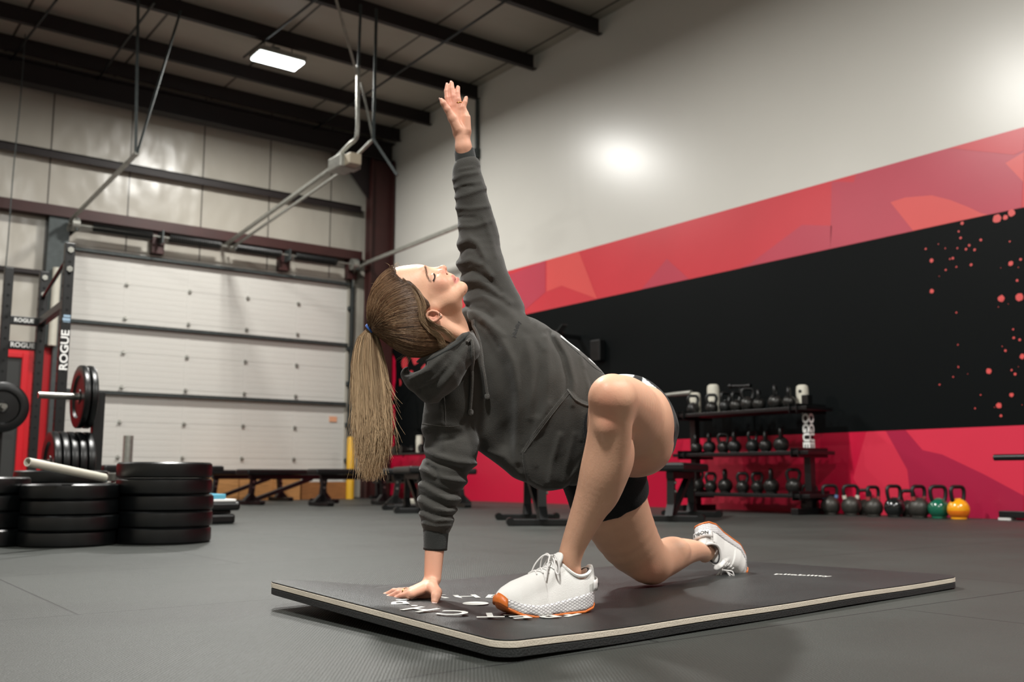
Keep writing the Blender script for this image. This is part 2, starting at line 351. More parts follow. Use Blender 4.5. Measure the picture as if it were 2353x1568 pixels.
# ---- right wall with its painted bands
wr = MB(); wr.bx(WX, WX + 0.1, Y0, WY, 0, CH, 0)
Z1, Z2, Z3 = 0.783, 2.628, 3.325
e = 0.002
def wp(y0, y1, z0, z1, mi, dx=e): wr.poly([(WX - dx, y0, z0), (WX - dx, y0, z1), (WX - dx, y1, z1), (WX - dx, y1, z0)], mi)
wp(Y0, WY, Z2, Z3, 1); wp(Y0, 14.45, Z1, Z2, 5); wp(Y0, WY, 0, Z1, 6); wp(14.45, WY, Z1, Z2, 6)
def wpx(pts, mi, dx=2 * e): wr.poly([PX(x, y, WX - dx) for x, y in pts][::1], mi)
def clipz(pts, mi, z0, z1, dx=2 * e):
    """paint a shape traced on the wall, kept inside its band"""
    out = []
    for x, y in pts:
        q = PX(x, y, WX - dx); q[2] = min(max(q[2], z0 + 0.002), z1 - 0.002); out.append(q)
    wr.poly(out, mi)
clipz([(1150, 640), (1253, 560), (1253, 672), (1190, 760)], 3, Z2, Z3)
clipz([(1256, 560), (1330, 560), (1372, 690), (1291, 657), (1256, 671)], 2, Z2, Z3)
clipz([(1532, 595), (1585, 700), (1475, 700)], 3, Z2, Z3)
clipz([(1700, 640), (1724, 606), (1843, 517), (1911, 519), (1911, 640)], 3, Z2, Z3)
clipz([(1911, 417), (1962, 419), (1962, 300), (2353, 250), (2353, 560), (1911, 640)], 3, Z2, Z3)
clipz([(2046, 465), (2080, 454), (2141, 449), (2184, 460), (2225, 476), (2254, 490), (2275, 560), (2100, 560)], 2, Z2, Z3, 3 * e)
clipz([(2310, 375), (2353, 350), (2353, 420)], 2, Z2, Z3, 3 * e)
clipz([(2180, 338), (2260, 300), (2353, 270), (2353, 345), (2330, 356)], 1, Z2, Z3, 3 * e)
clipz([(1885, 980), (1950, 980), (1950, 1230), (1880, 1230)], 8, 0, Z1)
clipz([(1990, 980), (2035, 980), (2085, 1080), (2100, 1230), (2020, 1230), (1960, 1100)], 7, 0, Z1)
clipz([(2035, 980), (2080, 980), (2120, 1035), (2165, 1045), (2260, 1090), (2353, 1140), (2353, 1230), (2100, 1230), (2085, 1080)], 9, 0, Z1, 3 * e)
clipz([(2080, 970), (2353, 960), (2353, 1140), (2260, 1090), (2165, 1045), (2120, 1035)], 7, 0, Z1, 2.5 * e)
clipz([(1500, 980), (1570, 980), (1540, 1230), (1480, 1230)], 8, 0, Z1)
clipz([(1620, 980), (1700, 980), (1720, 1230), (1640, 1230)], 7, 0, Z1)
def blob(px_, py_, r, mi=2, n=14, dx=3 * e):
    c = PX(px_, py_, WX - dx); rr = r / FPX * DEP(c) * 0.9
    rnd = [1 + random.uniform(-0.12, 0.12) for _ in range(n)]
    wr.poly([(c[0], c[1] + rr * rnd[k] * math.cos(2 * math.pi * k / n), c[2] + rr * rnd[k] * math.sin(2 * math.pi * k / n)) for k in range(n)], mi)
s_ = 353 / 988
for bx_, by_, br_ in [(815, 175, 32), (868, 168, 18), (908, 138, 27), (590, 205, 12), (393, 445, 14), (395, 643, 16), (530, 430, 9), (648, 472, 10), (580, 300, 9),
                      (710, 312, 10), (615, 372, 9), (670, 376, 9), (635, 348, 9), (903, 465, 17), (966, 438, 9), (944, 573, 9), (840, 690, 24), (958, 680, 28),
                      (922, 942, 9), (960, 955, 9), (868, 1025, 9), (976, 1062, 18), (762, 1157, 20), (930, 1176, 10), (908, 1310, 15), (826, 1378, 20), (839, 1444, 10),
                      (356, 370, 7), (568, 258, 7), (485, 505, 7), (918, 888, 7), (908, 1150, 7)]:
    blob(2000 + bx_ * s_, 440 + by_ * s_, br_ * s_)
for _ in range(26):
    blob(random.uniform(2150, 2353), random.uniform(500, 960), random.uniform(0.8, 2.2))
# drips and black brush marks near the corner
for pts, w_ in [([(884, 800), (884, 990)], 10), ([(905, 800), (915, 860), (905, 930)], 12), ([(985, 890), (945, 905), (915, 960), (900, 1010)], 5), ([(975, 905), (980, 960), (950, 1020), (925, 1050)], 5),
                ([(940, 880), (955, 930), (960, 985), (985, 1010)], 6), ([(900, 1000), (930, 985), (965, 990), (990, 1030)], 4), ([(935, 900), (905, 940)], 4)]:
    q = spline([(x, y, 0) for x, y in pts], 6); L_ = []; R2 = []
    for i, c in enumerate(q):
        t = q[min(i + 1, len(q) - 1)] - q[max(i - 1, 0)]; t = t / np.linalg.norm(t); nn = np.array([-t[1], t[0]]) * w_ / 2 * (0.7 + 0.3 * math.sin(i * 1.7))
        L_.append(PX(c[0] + nn[0], c[1] + nn[1], WX - 4 * e)); R2.append(PX(c[0] - nn[0], c[1] - nn[1], WX - 4 * e))
    for i in range(len(q) - 1): wr.poly([L_[i], L_[i + 1], R2[i + 1], R2[i]], 5)
for q in [(930, 835, 16), (955, 820, 20), (945, 860, 10), (975, 850, 14), (918, 880, 9), (990, 875, 12)]: blob(*q, mi=1, dx=4 * e)
struct('wall_right', wr, [M['wallpaint'], M['redA'], M['redB'], M['redC'], M['redD'], M['blk'], M['lowA'], M['lowB'], M['lowC'], M['lowD']])
# ---- steel frame under the roof
ypur = [14.42, 13.42, 12.02, 10.61, 9.20, 7.80, 6.40, 5.0, 3.6, 2.2]
names = ['nearest the door wall', 'second out from the door wall', 'third out from the door wall', 'fourth out from the door wall, just past the lamp', 'at the top right, its end against the high wall', 'crossing above the frame', 'crossing above', 'crossing above', 'crossing above', 'crossing above']
pm = None
for i, y in enumerate(ypur[:6]):
    b = MB().bx(X0, WX - 0.02, y - 0.012, y + 0.012, CH - 0.23, CH - 0.001).bx(X0, WX - 0.02, y - 0.075, y + 0.0, CH - 0.235, CH - 0.222).bx(X0, WX - 0.02, y, y + 0.075, CH - 0.02, CH - 0.002)
    o = obj('roof_purlin', b, 'maroon_dk'); o['kind'] = 'structure'
    tag(o, 'dark steel roof purlin, ' + names[i], 'beam', 'roof purlins')
b = MB().bx(X0, WX - 0.05, WY - 0.42, WY - 0.40, 5.84, CH - 0.24).bx(X0, WX - 0.05, WY - 0.52, WY - 0.30, 5.82, 5.845).bx(X0, WX - 0.05, WY - 0.52, WY - 0.30, CH - 0.26, CH - 0.24)
o = obj('roof_beam', b, 'maroon_dk'); tag(o, 'deep dark steel beam running along the top of the garage door wall', 'beam'); o['kind'] = 'structure'
b = MB().bx(7.86, 8.30, WY - 0.42, WY - 0.40, 0, 5.83).bx(7.86, 7.875, WY - 0.52, WY - 0.30, 0, 5.83).bx(8.285, 8.30, WY - 0.52, WY - 0.30, 0, 5.83)
o = obj('steel_column', b, 'maroon'); tag(o, 'dark red steel column in the far corner beside the white wall', 'column'); o['kind'] = 'structure'
o = obj('steel_bracket', MB().add([(7.2, WY - 0.41, 5.83), (7.86, WY - 0.41, 5.83), (7.86, WY - 0.41, 5.1), (7.2, WY - 0.39, 5.83), (7.86, WY - 0.39, 5.83), (7.86, WY - 0.39, 5.1)], [(0, 1, 2), (5, 4, 3), (0, 3, 4, 1), (1, 4, 5, 2), (2, 5, 3, 0)]), 'maroon_dk')
tag(o, 'dark triangular haunch plate where the corner column meets the roof beam', 'bracket'); o['kind'] = 'structure'
o = obj('wall_girt', MB().bx(X0, 7.86, WY - 0.14, WY - 0.001, 5.02, 5.04).bx(X0, 7.86, WY - 0.14, WY - 0.13, 4.92, 5.04), 'maroon_dk'); tag(o, 'thin dark girt across the wall high above the garage door', 'beam'); o['kind'] = 'structure'
o = obj('wall_girt', MB().bx(X0, 7.86, WY - 0.20, WY - 0.001, 4.20, 4.215).bx(X0, 7.86, WY - 0.205, WY - 0.19, 4.06, 4.215).bx(X0, 7.86, WY - 0.15, WY - 0.001, 4.06, 4.07), 'maroon'); tag(o, 'dark red girt directly above the garage door springs', 'beam'); o['kind'] = 'structure'
o = obj('wall_girt', MB().bx(X0, 3.0, WY - 0.12, WY - 0.001, 3.2, 3.26), 'maroon_dk'); tag(o, 'short brown girt on the wall left of the garage door', 'beam'); o['kind'] = 'structure'
for i, x in enumerate((4.42, 6.47, 7.72)):
    o = obj('header_post', MB().bx(x - 0.09, x + 0.09, WY - 0.14, WY - 0.001, 3.72, 4.06), 'maroon', bevel=0.005)
    tag(o, 'short red post above the garage door, ' + ('left of the three' if i == 0 else 'middle of the three' if i == 1 else 'right of the three'), 'post', 'red posts above the garage door')
# seams of the wall facing: vertical battens
for x, lab in ((2.93, 'left of the door opening'),):
    o = obj('door_jamb', MB().bx(x - 0.06, x + 0.22, WY - 0.16, WY - 0.001, 2.2, 4.06).bx(x + 0.1, x + 0.22, WY - 0.16, WY - 0.02, 0, 2.2), 'darkgalv'); tag(o, 'dark steel jamb left of the garage door opening', 'jamb'); o['kind'] = 'structure'
pp_ = MB().cyl((3.0, WY - 0.22, 2.185), (3.0, WY - 0.22, 3.3), 0.055, 16); o = obj('wall_pipe', pp_, 'pvc', smooth=True); tag(o, 'white pipe on the wall above the red painted strip', 'pipe')
o = obj('wall_conduit', MB().cyl((WX - 0.04, 12.0, 3.4), (WX - 0.04, 12.0, CH - 0.25), 0.03, 10).box((WX - 0.05, 12.0, 5.3), (0.08, 0.09, 0.14)), 'darkgalv', smooth=True); tag(o, 'thin grey conduit running up the white wall behind the raised hand', 'conduit')
# ---- garage door
dx0, dx1 = 3.16, 7.70
gdoor = thing('door_1', 'closed white sectional garage door with grey struts', 'garage door', ((dx0 + dx1) / 2, WY, 0)); gdoor['kind'] = 'structure'; del gdoor['category']
M['gdoor'] = mat('white_door_steel', (205, 203, 197), 0.5, bump=0.15, bscale=6, var=0.03, stretch=(1, 1, 40))
zs = [0.0, 0.635, 1.151, 1.667, 2.183, 2.699, 3.215, 3.72]
for i in range(7):
    b = MB(); z0, z1 = zs[i] + 0.001, zs[i + 1] - 0.001
    b.bx(dx0, dx1, WY + 0.02, WY + 0.06, z0, z1)
    nr = 6
    for k in range(nr):
        zz = z0 + (k + 0.5) * (z1 - z0) / nr; b.bx(dx0 + 0.02, dx1 - 0.02, WY + 0.0185, WY + 0.021, zz - 0.034, zz + 0.034)
    for xx in (4.03, 4.98, 5.92, 6.80): b.bx(xx - 0.035, xx + 0.035, WY + 0.0175, WY + 0.021, z0, z1)
    obj('door_section', b, 'gdoor', gdoor, bevel=0.0015)
for z in zs[1:7]:
    for xx in (4.03, 4.98, 5.92, 6.80, 3.2):
        obj('hinge', MB().bx(xx - 0.018, xx + 0.018, WY - 0.008, WY + 0.018, z - 0.028, z + 0.028).cyl((xx - 0.032, WY - 0.012, z), (xx + 0.032, WY - 0.012, z), 0.009, 8), 'galv', gdoor)
for z in (3.66, 2.60, 1.585):
    obj('strut', MB().bx(dx0, dx1, WY - 0.07, WY + 0.0, z, z + 0.012).bx(dx0, dx1, WY - 0.07, WY - 0.06, z - 0.03, z + 0.012).bx(dx0, dx1, WY - 0.01, WY + 0.012, z - 0.03, z + 0.02), 'darkgalv', gdoor)
obj('warning_label', MB().bx(7.42, 7.56, WY + 0.005, WY + 0.013, 1.27, 1.36), mat('orange_label', (225, 165, 130), 0.5), gdoor)
for x in (dx0 - 0.03, dx1 + 0.05):
    obj('door_track', MB().bx(x - 0.03, x + 0.03, WY - 0.10, WY - 0.06, 0, 3.75).bx(x - 0.03, x - 0.02, WY - 0.14, WY - 0.06, 0, 3.75), 'darkgalv', gdoor)
    for z in (0.6, 1.2, 1.9, 2.5, 3.2): obj('track_bracket', MB().bx(x - 0.05, x + 0.05, WY - 0.075, WY - 0.001, z, z + 0.06), 'darkgalv', gdoor)
sp = thing('torsion_spring_shaft', 'long steel shaft with dark coiled springs above the garage door', 'spring', (5.4, WY - 0.28, 3.95))
obj('shaft', MB().cyl((3.1, WY - 0.28, 3.95), (7.78, WY - 0.28, 3.95), 0.014, 10), 'galv', sp)
for a_, b_ in ((3.45, 4.3), (4.55, 5.35), (5.6, 6.35), (6.6, 7.35)):
    cs = MB(); n_ = 26
    for k in range(n_):
        x = a_ + (b_ - a_) * k / n_; cs.tube([(x, WY - 0.28 + 0.055 * math.cos(t), 3.95 + 0.055 * math.sin(t)) for t in np.linspace(0, 2 * math.pi, 11)[:-1]], 0.012, 5, closed=True)
    obj('coil_spring', cs, 'black', sp)
for x in (3.2, 4.42, 6.47, 7.7): obj('bearing_plate', MB().bx(x - 0.01, x + 0.01, WY - 0.36, WY - 0.001, 3.85, 4.04), 'darkgalv', sp)
obj('cable_drum', MB().cyl((7.62, WY - 0.28, 3.95), (7.72, WY - 0.28, 3.95), 0.1, 20), 'galv', sp); obj('cable_drum', MB().cyl((3.14, WY - 0.28, 3.95), (3.24, WY - 0.28, 3.95), 0.1, 20), 'galv', sp)
# horizontal tracks reaching into the room
def track(name, label, a, b, hang):
    t = thing(name, label, 'track', b)
    cv = [(a[0], a[1] - 0.09, 3.6), (a[0], a[1] - 0.12, 3.85), (a[0], a[1] - 0.3, a[2] - 0.02), (a[0], a[1] - 0.5, a[2])]
    obj('curved_rail', MB().tube(spline(cv, 5), 0.028, 8), 'galv', t)
    obj('rail', MB().bar((a[0], a[1] - 0.5, a[2]), b, 0.05, 0.03).bar((a[0] + 0.025, a[1] - 0.5, a[2] + 0.03), (b[0] + 0.025, b[1], b[2] + 0.03), 0.006, 0.07), 'galv', t)
    for h in hang: obj('hanger', MB().bar(h[0], h[1], 0.035, 0.006).bar(h[0], h[1], 0.006, 0.035), 'darkgalv', t)
    return t
e1 = PX(315, 352, dx0 - 0.03)
track('door_track_rail', 'slanting steel door track hung from the roof, leftmost of the overhead rails', (dx0 - 0.03, WY, 4.02), e1, [(e1, PZ(415, 25, CH - 0.2)), (e1 + np.array([0, 0.06, 0]), PZ(318, -20, CH - 0.2))])
e2 = np.array([dx1 + 0.05, 11.6, 3.98])
track('door_track_rail', 'steel door track running along the white wall behind the raised arm', (dx1 + 0.05, WY, 3.92), e2, [(e2, (dx1 + 0.45, 11.6, 4.2))])
ox = 5.45
op = thing('garage_door_opener', 'ceiling hung door opener with motor head and long double rail', 'door opener', PX(785, 378, ox))
ra, rb_ = np.array([ox, WY - 0.15, 4.0]), PX(765, 385, ox)
obj('rail', MB().bar(ra, rb_, 0.05, 0.04), 'galv', op); obj('rail', MB().bar(ra + np.array([0.09, 0, -0.05]), rb_ + np.array([0.09, 0, -0.06]), 0.03, 0.03), 'galv', op)
mh = PX(787, 378, ox)
obj('motor_head', MB().box(mh, (0.24, 0.34, 0.17)).box(mh + np.array([0.14, 0, 0.05]), (0.14, 0.2, 0.2)), 'galv', op, bevel=0.015)
obj('control_box', MB().box(mh + np.array([0.02, -0.24, 0.0]), (0.16, 0.16, 0.14)), mat('beige_box', (170, 160, 140), 0.5), op, bevel=0.01)
hgp = [rb_, PX(820, 318, ox), PX(828, 290, ox), PX(823, 170, ox)]
obj('support_arm', MB().tube(spline([rb_ + np.array([0, 0, 0.08]), PX(800, 335, ox), PX(818, 318, ox), PX(822, 290, ox)], 5) + [PX(823, 150, ox)], 0.026, 10), 'galv', op)
obj('support_arm', MB().tube([mh + np.array([0.15, 0, 0.1]), PX(856, 322, ox + 0.1)], 0.022, 10), 'galv', op)
obj('hanger', MB().bar(PX(823, 170, ox), PZ(829, 10, CH - 0.2), 0.035, 0.006).bar(PX(823, 170, ox), PZ(829, 10, CH - 0.2), 0.006, 0.035), 'darkgalv', op)
obj('hanger', MB().bar(PX(823, 180, ox), PZ(770, -10, CH - 0.2), 0.04, 0.006), 'galv', op)
obj('hanger', MB().bar(PX(858, 320, ox + 0.1), PZ(865, 20, CH - 0.2), 0.04, 0.006).bar(PX(858, 320, ox + 0.1), PZ(865, 20, CH - 0.2), 0.006, 0.04), 'darkgalv', op)
obj('brace', MB().bar(PX(830, 190, ox), PX(858, 322, ox + 0.1), 0.03, 0.005), 'galv', op)
obj('brace', MB().bar(PX(858, 320, ox + 0.1), PX(913, 403, ox + 0.3), 0.03, 0.03), 'darkgalv', op)
# bracing rods
for k, (a_, b_, lab) in enumerate([((1165, 0), (690, 318), 'longest bracing rod under the roof, passing over the wall corner'), ((730, -5), (560, 132), 'bracing rod under the roof beside the ceiling lamp'), ((355, 5), (208, 205), 'bracing rod under the roof at the upper left'), ((130, 0), (0, 170), 'bracing rod in the top left corner of the roof')]):
    o = obj('bracing_rod', MB().cyl(PZ(*a_, CH - 0.27), PZ(*b_, CH - 0.27), 0.016, 8), 'black'); tag(o, lab, 'rod', 'roof bracing rods')
# suspended cables at the far left
o = obj('hanging_cable', MB().tube(spline([PY(48, 215, WY - 0.8) * np.array([1, 1, 0]) + np.array([0, 0, CH - 0.01]), PY(48, 215, WY - 0.8), PY(30, 400, WY - 0.8), PY(18, 560, WY - 0.8), PY(5, 690, WY - 0.8)], 6), 0.008, 6), 'darkgalv'); tag(o, 'thin cable hanging down the far wall at the left edge', 'cable')
# ---- ceiling lamps
M['lens'] = mat('lamp_diffuser', (255, 255, 255), 0.4, emit=(0.9, 0.97, 1.0), estr=14)
lampn = ['visible ceiling lamp glowing above the garage door', 'ceiling lamp above and behind the person', 'ceiling lamp far to the left', 'ceiling lamp left of the person', 'ceiling lamp right of the person near the mural wall', 'ceiling lamp above the camera', 'ceiling lamp behind the camera to the left', 'ceiling lamp behind the camera to the right']
for i, (x, y, z, pw) in enumerate(LAMPS):
    lt = thing('ceiling_lamp', lampn[i], 'lamp', (x, y, z))
    obj('housing', MB().bx(x - 0.34, x + 0.34, y - 0.19, y + 0.19, z + 0.015, z + 0.09), 'galv', lt, bevel=0.01)
    obj('diffuser', MB().bx(x - 0.32, x + 0.32, y - 0.17, y + 0.17, z - 0.012, z + 0.016), 'lens', lt, bevel=0.02)
    for s_x in (-0.2, 0.2): obj('hanging_rod', MB().cyl((x + s_x, y, z + 0.09), (x + s_x, y, CH - 0.001), 0.008, 6), 'darkgalv', lt)
    obj('junction_box', MB().box((x - 0.05, y, z + 0.13), (0.1, 0.12, 0.08)), 'darkgalv', lt)
    ld = bpy.data.lights.new('lamp_light', 'AREA'); ld.shape = 'RECTANGLE'; ld.size = 0.62; ld.size_y = 0.33; ld.energy = pw; ld.color = (1.0, 0.98, 0.93); ld.spread = math.radians(174)
    lo = bpy.data.objects.new('lamp_light', ld); COL.objects.link(lo); lo.parent = lt; lo.location = (0, 0, -0.03)
# ================================================================== EQUIPMENT
def lathe_plate(name, c, axis, r, t, mats='rubber', seed=0):
    a = np.array(axis, float); a /= np.linalg.norm(a)
    h = t / 2
    prof = [(0.026, -h * 0.55), (0.05, -h * 0.62), (0.055, -h * 0.35), (r * 0.62, -h * 0.3), (r * 0.68, -h * 0.9), (r - 0.012, -h), (r - 0.002, -h * 0.8), (r, -h * 0.5), (r, h * 0.5), (r - 0.002, h * 0.8), (r - 0.012, h), (r * 0.68, h * 0.9), (r * 0.62, h * 0.3), (0.055, h * 0.35), (0.05, h * 0.62), (0.026, h * 0.55), (0.026, -h * 0.55)]
    return MB().lathe(prof, c, axis, 56)
def bumper(c, r, t, label, group, tilt=(0, 0, 1)):
    th = thing('bumper_plate', label, 'weight plate', (c[0], c[1], c[2] - t / 2), group)
    obj('rubber_disc', lathe_plate('x', c, tilt, r, t), 'rubber', th, smooth=True)
    z = np.array(tilt, float); z /= np.linalg.norm(z)
    obj('steel_hub', MB().lathe([(0.0255, -t * 0.3), (0.036, -t * 0.33), (0.036, t * 0.33), (0.0255, t * 0.3), (0.0255, -t * 0.3)], c, tilt, 24), 'steel', th, smooth=True)
    return th
def stack(cx, cy, n, r, t, labels, group, jit=0.012, ts=None):
    z = 0
    for i in range(n):
        ti = ts[i] if ts else t
        bumper((cx + random.uniform(-jit, jit), cy + random.uniform(-jit, jit), z + ti / 2), r * random.uniform(0.99, 1.01), ti, labels[i], group); z += ti + 0.0015
    return z
c3 = P(377, 1200, 5.42); c2 = P(158, 1200, 5.2); c1 = P(-45, 1200, 5.15); c4 = P(130, 1200, 6.25)
ordn = ['lowest', 'second from the floor', 'third from the floor', 'fourth from the floor', 'topmost', 'top']
stack(c3[0], c3[1], 5, 0.255, 0.086, ['thick black bumper plate, %s in the stack beside the blue pad' % q for q in ordn[:5]], 'bumper plates in the right stack')
z2 = stack(c2[0], c2[1], 4, 0.245, 0.079, ['black bumper plate, %s of the middle stack under the white pipe' % q for q in ['lowest', 'second from the floor', 'third from the floor', 'topmost']], 'bumper plates in the middle stack')
stack(c4[0], c4[1], 5, 0.28, 0.078, ['black bumper plate in the stack behind the middle one, %s' % q for q in ordn[:5]], 'bumper plates in the rear stack')
stack(c1[0], c1[1], 4, 0.235, 0.088, ['black bumper plate at the left photo edge, %s of its stack' % q for q in ['lowest', 'second from the floor', 'third from the floor', 'topmost']], 'bumper plates in the stack at the left edge')
# white plastic pipe lying across the stacks
a_ = P(63, 1062, 4.75); b_ = P(235, 1131, 5.25); dv = (b_ - a_) / np.linalg.norm(b_ - a_)
b_ = a_ + (b_ - a_) * 1.02; b_[2] = z2 + 0.03
ex_ = np.array(b_)
tb = MB(); ax_ = b_ - a_; tb.lathe([(0.022, 0), (0.022, np.linalg.norm(ax_)), (0.017, np.linalg.norm(ax_)), (0.017, 0), (0.022, 0)], a_, ax_, 20)
o = obj('plastic_pipe', tb, 'pvc', smooth=True); tag(o, 'white hollow plastic pipe leaning on the middle plate stack', 'pipe')
cc = P(257, 1105, 5.75)
for k in range(3):
    q = thing('barbell_collar', 'shiny chrome collar between the two front plate stacks, %s of three' % ['lowest', 'middle', 'topmost'][k], 'collar', (cc[0] + 0.01 * k, cc[1], 0.22 + 0.055 * k), 'chrome collars between the stacks')
    obj('ring', MB().lathe([(0.026, 0), (0.045, 0.004), (0.047, 0.045), (0.026, 0.05), (0.026, 0)], (cc[0] + 0.01 * k, cc[1], 0.22 + 0.055 * k), (0, 0, 1), 24), 'steel', q, smooth=True)
    obj('lever', MB().bar((cc[0] + 0.01 * k, cc[1] - 0.04, 0.245 + 0.055 * k), (cc[0] + 0.01 * k + 0.05, cc[1] - 0.055, 0.245 + 0.055 * k), 0.012, 0.02), 'steel', q)
o = obj('wooden_block', MB().bx(cc[0] - 0.07, cc[0] + 0.07, cc[1] - 0.06, cc[1] + 0.06, 0, 0.219), 'ply', bevel=0.004); tag(o, 'small wooden block carrying chrome collars between plate stacks', 'block')
# aerobic step with foam pad
c = PZ(505, 1206); sx = c[0] + 0.05; sy = c[1] + 0.25
st = thing('exercise_step', 'low black exercise step beside the right plate stack', 'step', (sx, sy, 0))
obj('riser', MB().bx(sx - 0.3, sx + 0.10, sy - 0.18, sy + 0.18, 0, 0.075), 'rubber', st, bevel=0.02)
obj('riser', MB().bx(sx - 0.3, sx + 0.07, sy - 0.16, sy + 0.16, 0.078, 0.10), 'rubber', st, bevel=0.008)
obj('platform', MB().bx(sx - 0.35, sx + 0.13, sy - 0.2, sy + 0.2, 0.10, 0.165), 'rubber', st, bevel=0.02)
o = obj('foam_mat', MB().bx(sx - 0.34, sx + 0.10, sy - 0.18, sy + 0.18, 0.166, 0.186), 'white', bevel=0.006); tag(o, 'folded white foam mat on the black exercise step', 'mat')
o = obj('foam_mat', MB().bx(sx - 0.34, sx + 0.02, sy - 0.17, sy + 0.17, 0.187, 0.225), 'blue', bevel=0.006); tag(o, 'light blue foam pad on top of the exercise step', 'mat')
# plywood boxes, bollard, posts
def plybox(x0, x1, y0, y1, h, label, m='ply'):
    t = thing('wooden_box', label, 'box', ((x0 + x1) / 2, (y0 + y1) / 2, 0), 'wooden boxes in front of the garage door'); tk = 0.02
    obj('front_panel', MB().bx(x0, x1, y0, y0 + tk, 0, h), m, t, bevel=0.002); obj('back_panel', MB().bx(x0, x1, y1 - tk, y1, 0, h), m, t, bevel=0.002)
    obj('side_panel', MB().bx(x0, x0 + tk, y0 + tk, y1 - tk, 0, h), m, t); obj('side_panel', MB().bx(x1 - tk, x1, y0 + tk, y1 - tk, 0, h), m, t)
    obj('top_panel', MB().bx(x0 + tk, x1 - tk, y0 + tk, y1 - tk, h - tk, h - 0.001), m, t)
def bxp(x, Y): return PY(x, 1120, Y)[0]
plybox(bxp(478, 14.3), bxp(548, 14.3), 14.3, 14.75, 0.44, 'pale plywood box at the left of the row before the garage door')
plybox(bxp(550, 14.35), bxp(628, 14.35), 14.35, 14.75, 0.43, 'plywood box with a knot, second from the left before the garage door')
plybox(bxp(630, 14.3), bxp(690, 14.3), 14.3, 14.75, 0.41, 'plywood box third from the left before the garage door')
plybox(bxp(694, 14.35), bxp(797, 14.35), 14.35, 14.75, 0.27, 'low long dark plywood box at the right end before the garage door', 'plydk')
yb = PY(805, 1100, 14.3)
o = obj('safety_bollard', MB().lathe([(0.0, 1.0), (0.05, 0.99), (0.065, 0.96), (0.065, 0.0)], (yb[0], yb[1], 0), (0, 0, 1), 20), 'yellow', smooth=True); tag(o, 'yellow bollard at the right jamb of the garage door', 'bollard')
gp = P(291, 1085, 11.3); o = obj('steel_post', MB().cyl((gp[0], gp[1], 0), (gp[0], gp[1], 0.36 + 93 / FPX * 11.3), 0.055, 20).cyl((gp[0], gp[1], 0), (gp[0], gp[1], 0.01), 0.11, 20), 'galv', smooth=True); tag(o, 'short grey steel post standing in front of the garage door', 'post')
# ---- racks on the left
def upright(t, x, y, z0, z1, s=0.075):
    b = MB(); b.bx(x - s / 2, x + s / 2, y - s / 2, y + s / 2, z0, z1)
    o = obj('upright', b, 'black', t, bevel=0.004)
    hb = MB()
    for z in np.arange(z0 + 0.3, z1 - 0.1, 0.1):
        hb.cyl((x, y - s / 2 - 0.001, z), (x, y - s / 2 + 0.002, z), 0.013, 10); hb.cyl((x - s / 2 - 0.001, y, z), (x - s / 2 + 0.002, y, z), 0.013, 10)
    obj('adjustment_hole', hb, mat('hole_dark', (3, 3, 3), 0.9), t)
qa = P(152, 700, 8.0); qb = P(97, 700, 9.15); za = 2.26
rk = thing('squat_rack', 'black squat rack with white lettering in front of the red door', 'rack', (qa[0], qa[1], 0))
upright(rk, qa[0], qa[1], 0, za); upright(rk, qb[0], qb[1], 0, za); lx = PY(8, 800, qb[1])[0]
upright(rk, lx - 1.1, qa[1], 0, za); upright(rk, lx, qb[1], 0, za)
for z in (1.78, 1.55):
    obj('crossmember', MB().bar((lx, qb[1], z), (qb[0], qb[1], z), 0.06, 0.075), 'black', rk, bevel=0.004)
obj('crossmember', MB().bar((qa[0], qa[1], 1.76), (qb[0], qb[1], 1.78), 0.06, 0.07), 'black', rk, bevel=0.004)
obj('crossmember', MB().bar((qa[0], qa[1], 0.07), (qb[0], qb[1], 0.07), 0.06, 0.07), 'black', rk, bevel=0.004)
obj('pull_up_bar', MB().tube([(qa[0], qa[1], za - 0.1), (qb[0], qb[1], za - 0.25)], 0.017, 10), 'black', rk)
for (x, y) in ((qa[0], qa[1]), (qb[0], qb[1])):
    for z in (za - 0.06, za - 0.22): obj('bolt_head', MB().cyl((x, y - 0.038, z), (x, y - 0.052, z), 0.026, 6), 'galv', rk)
flat_text('upright_lettering', 'ROGUE', 0.085, (qa[0] + 0.002, qa[1] - 0.0395, 1.37), (0, 0, 1), (-1, 0, 0), M['white'], rk, bold=0.002, sx=1.15)
obj('upright_emblem', MB().bx(qa[0] - 0.022, qa[0] + 0.03, qa[1] - 0.0395, qa[1] - 0.0385, 1.60, 1.605).bx(qa[0] - 0.028, qa[0] + 0.03, qa[1] - 0.0395, qa[1] - 0.0385, 1.612, 1.635).bx(qa[0] - 0.022, qa[0] + 0.03, qa[1] - 0.0395, qa[1] - 0.0385, 1.642, 1.66), mat('pale_blue_print', (140, 165, 185), 0.6), rk)
flat_text('crossmember_lettering', 'ROGUE', 0.05, ((qb[0] + lx) / 2, qb[1] - 0.031, 1.78), (1, 0, 0), (0, 0, 1), M['white'], rk, bold=0.001)
flat_text('crossmember_lettering', 'ROGUE', 0.06, ((qb[0] + lx) / 2, qb[1] - 0.031, 1.55), (1, 0, 0), (0, 0, 1), M['white'], rk, bold=0.001)
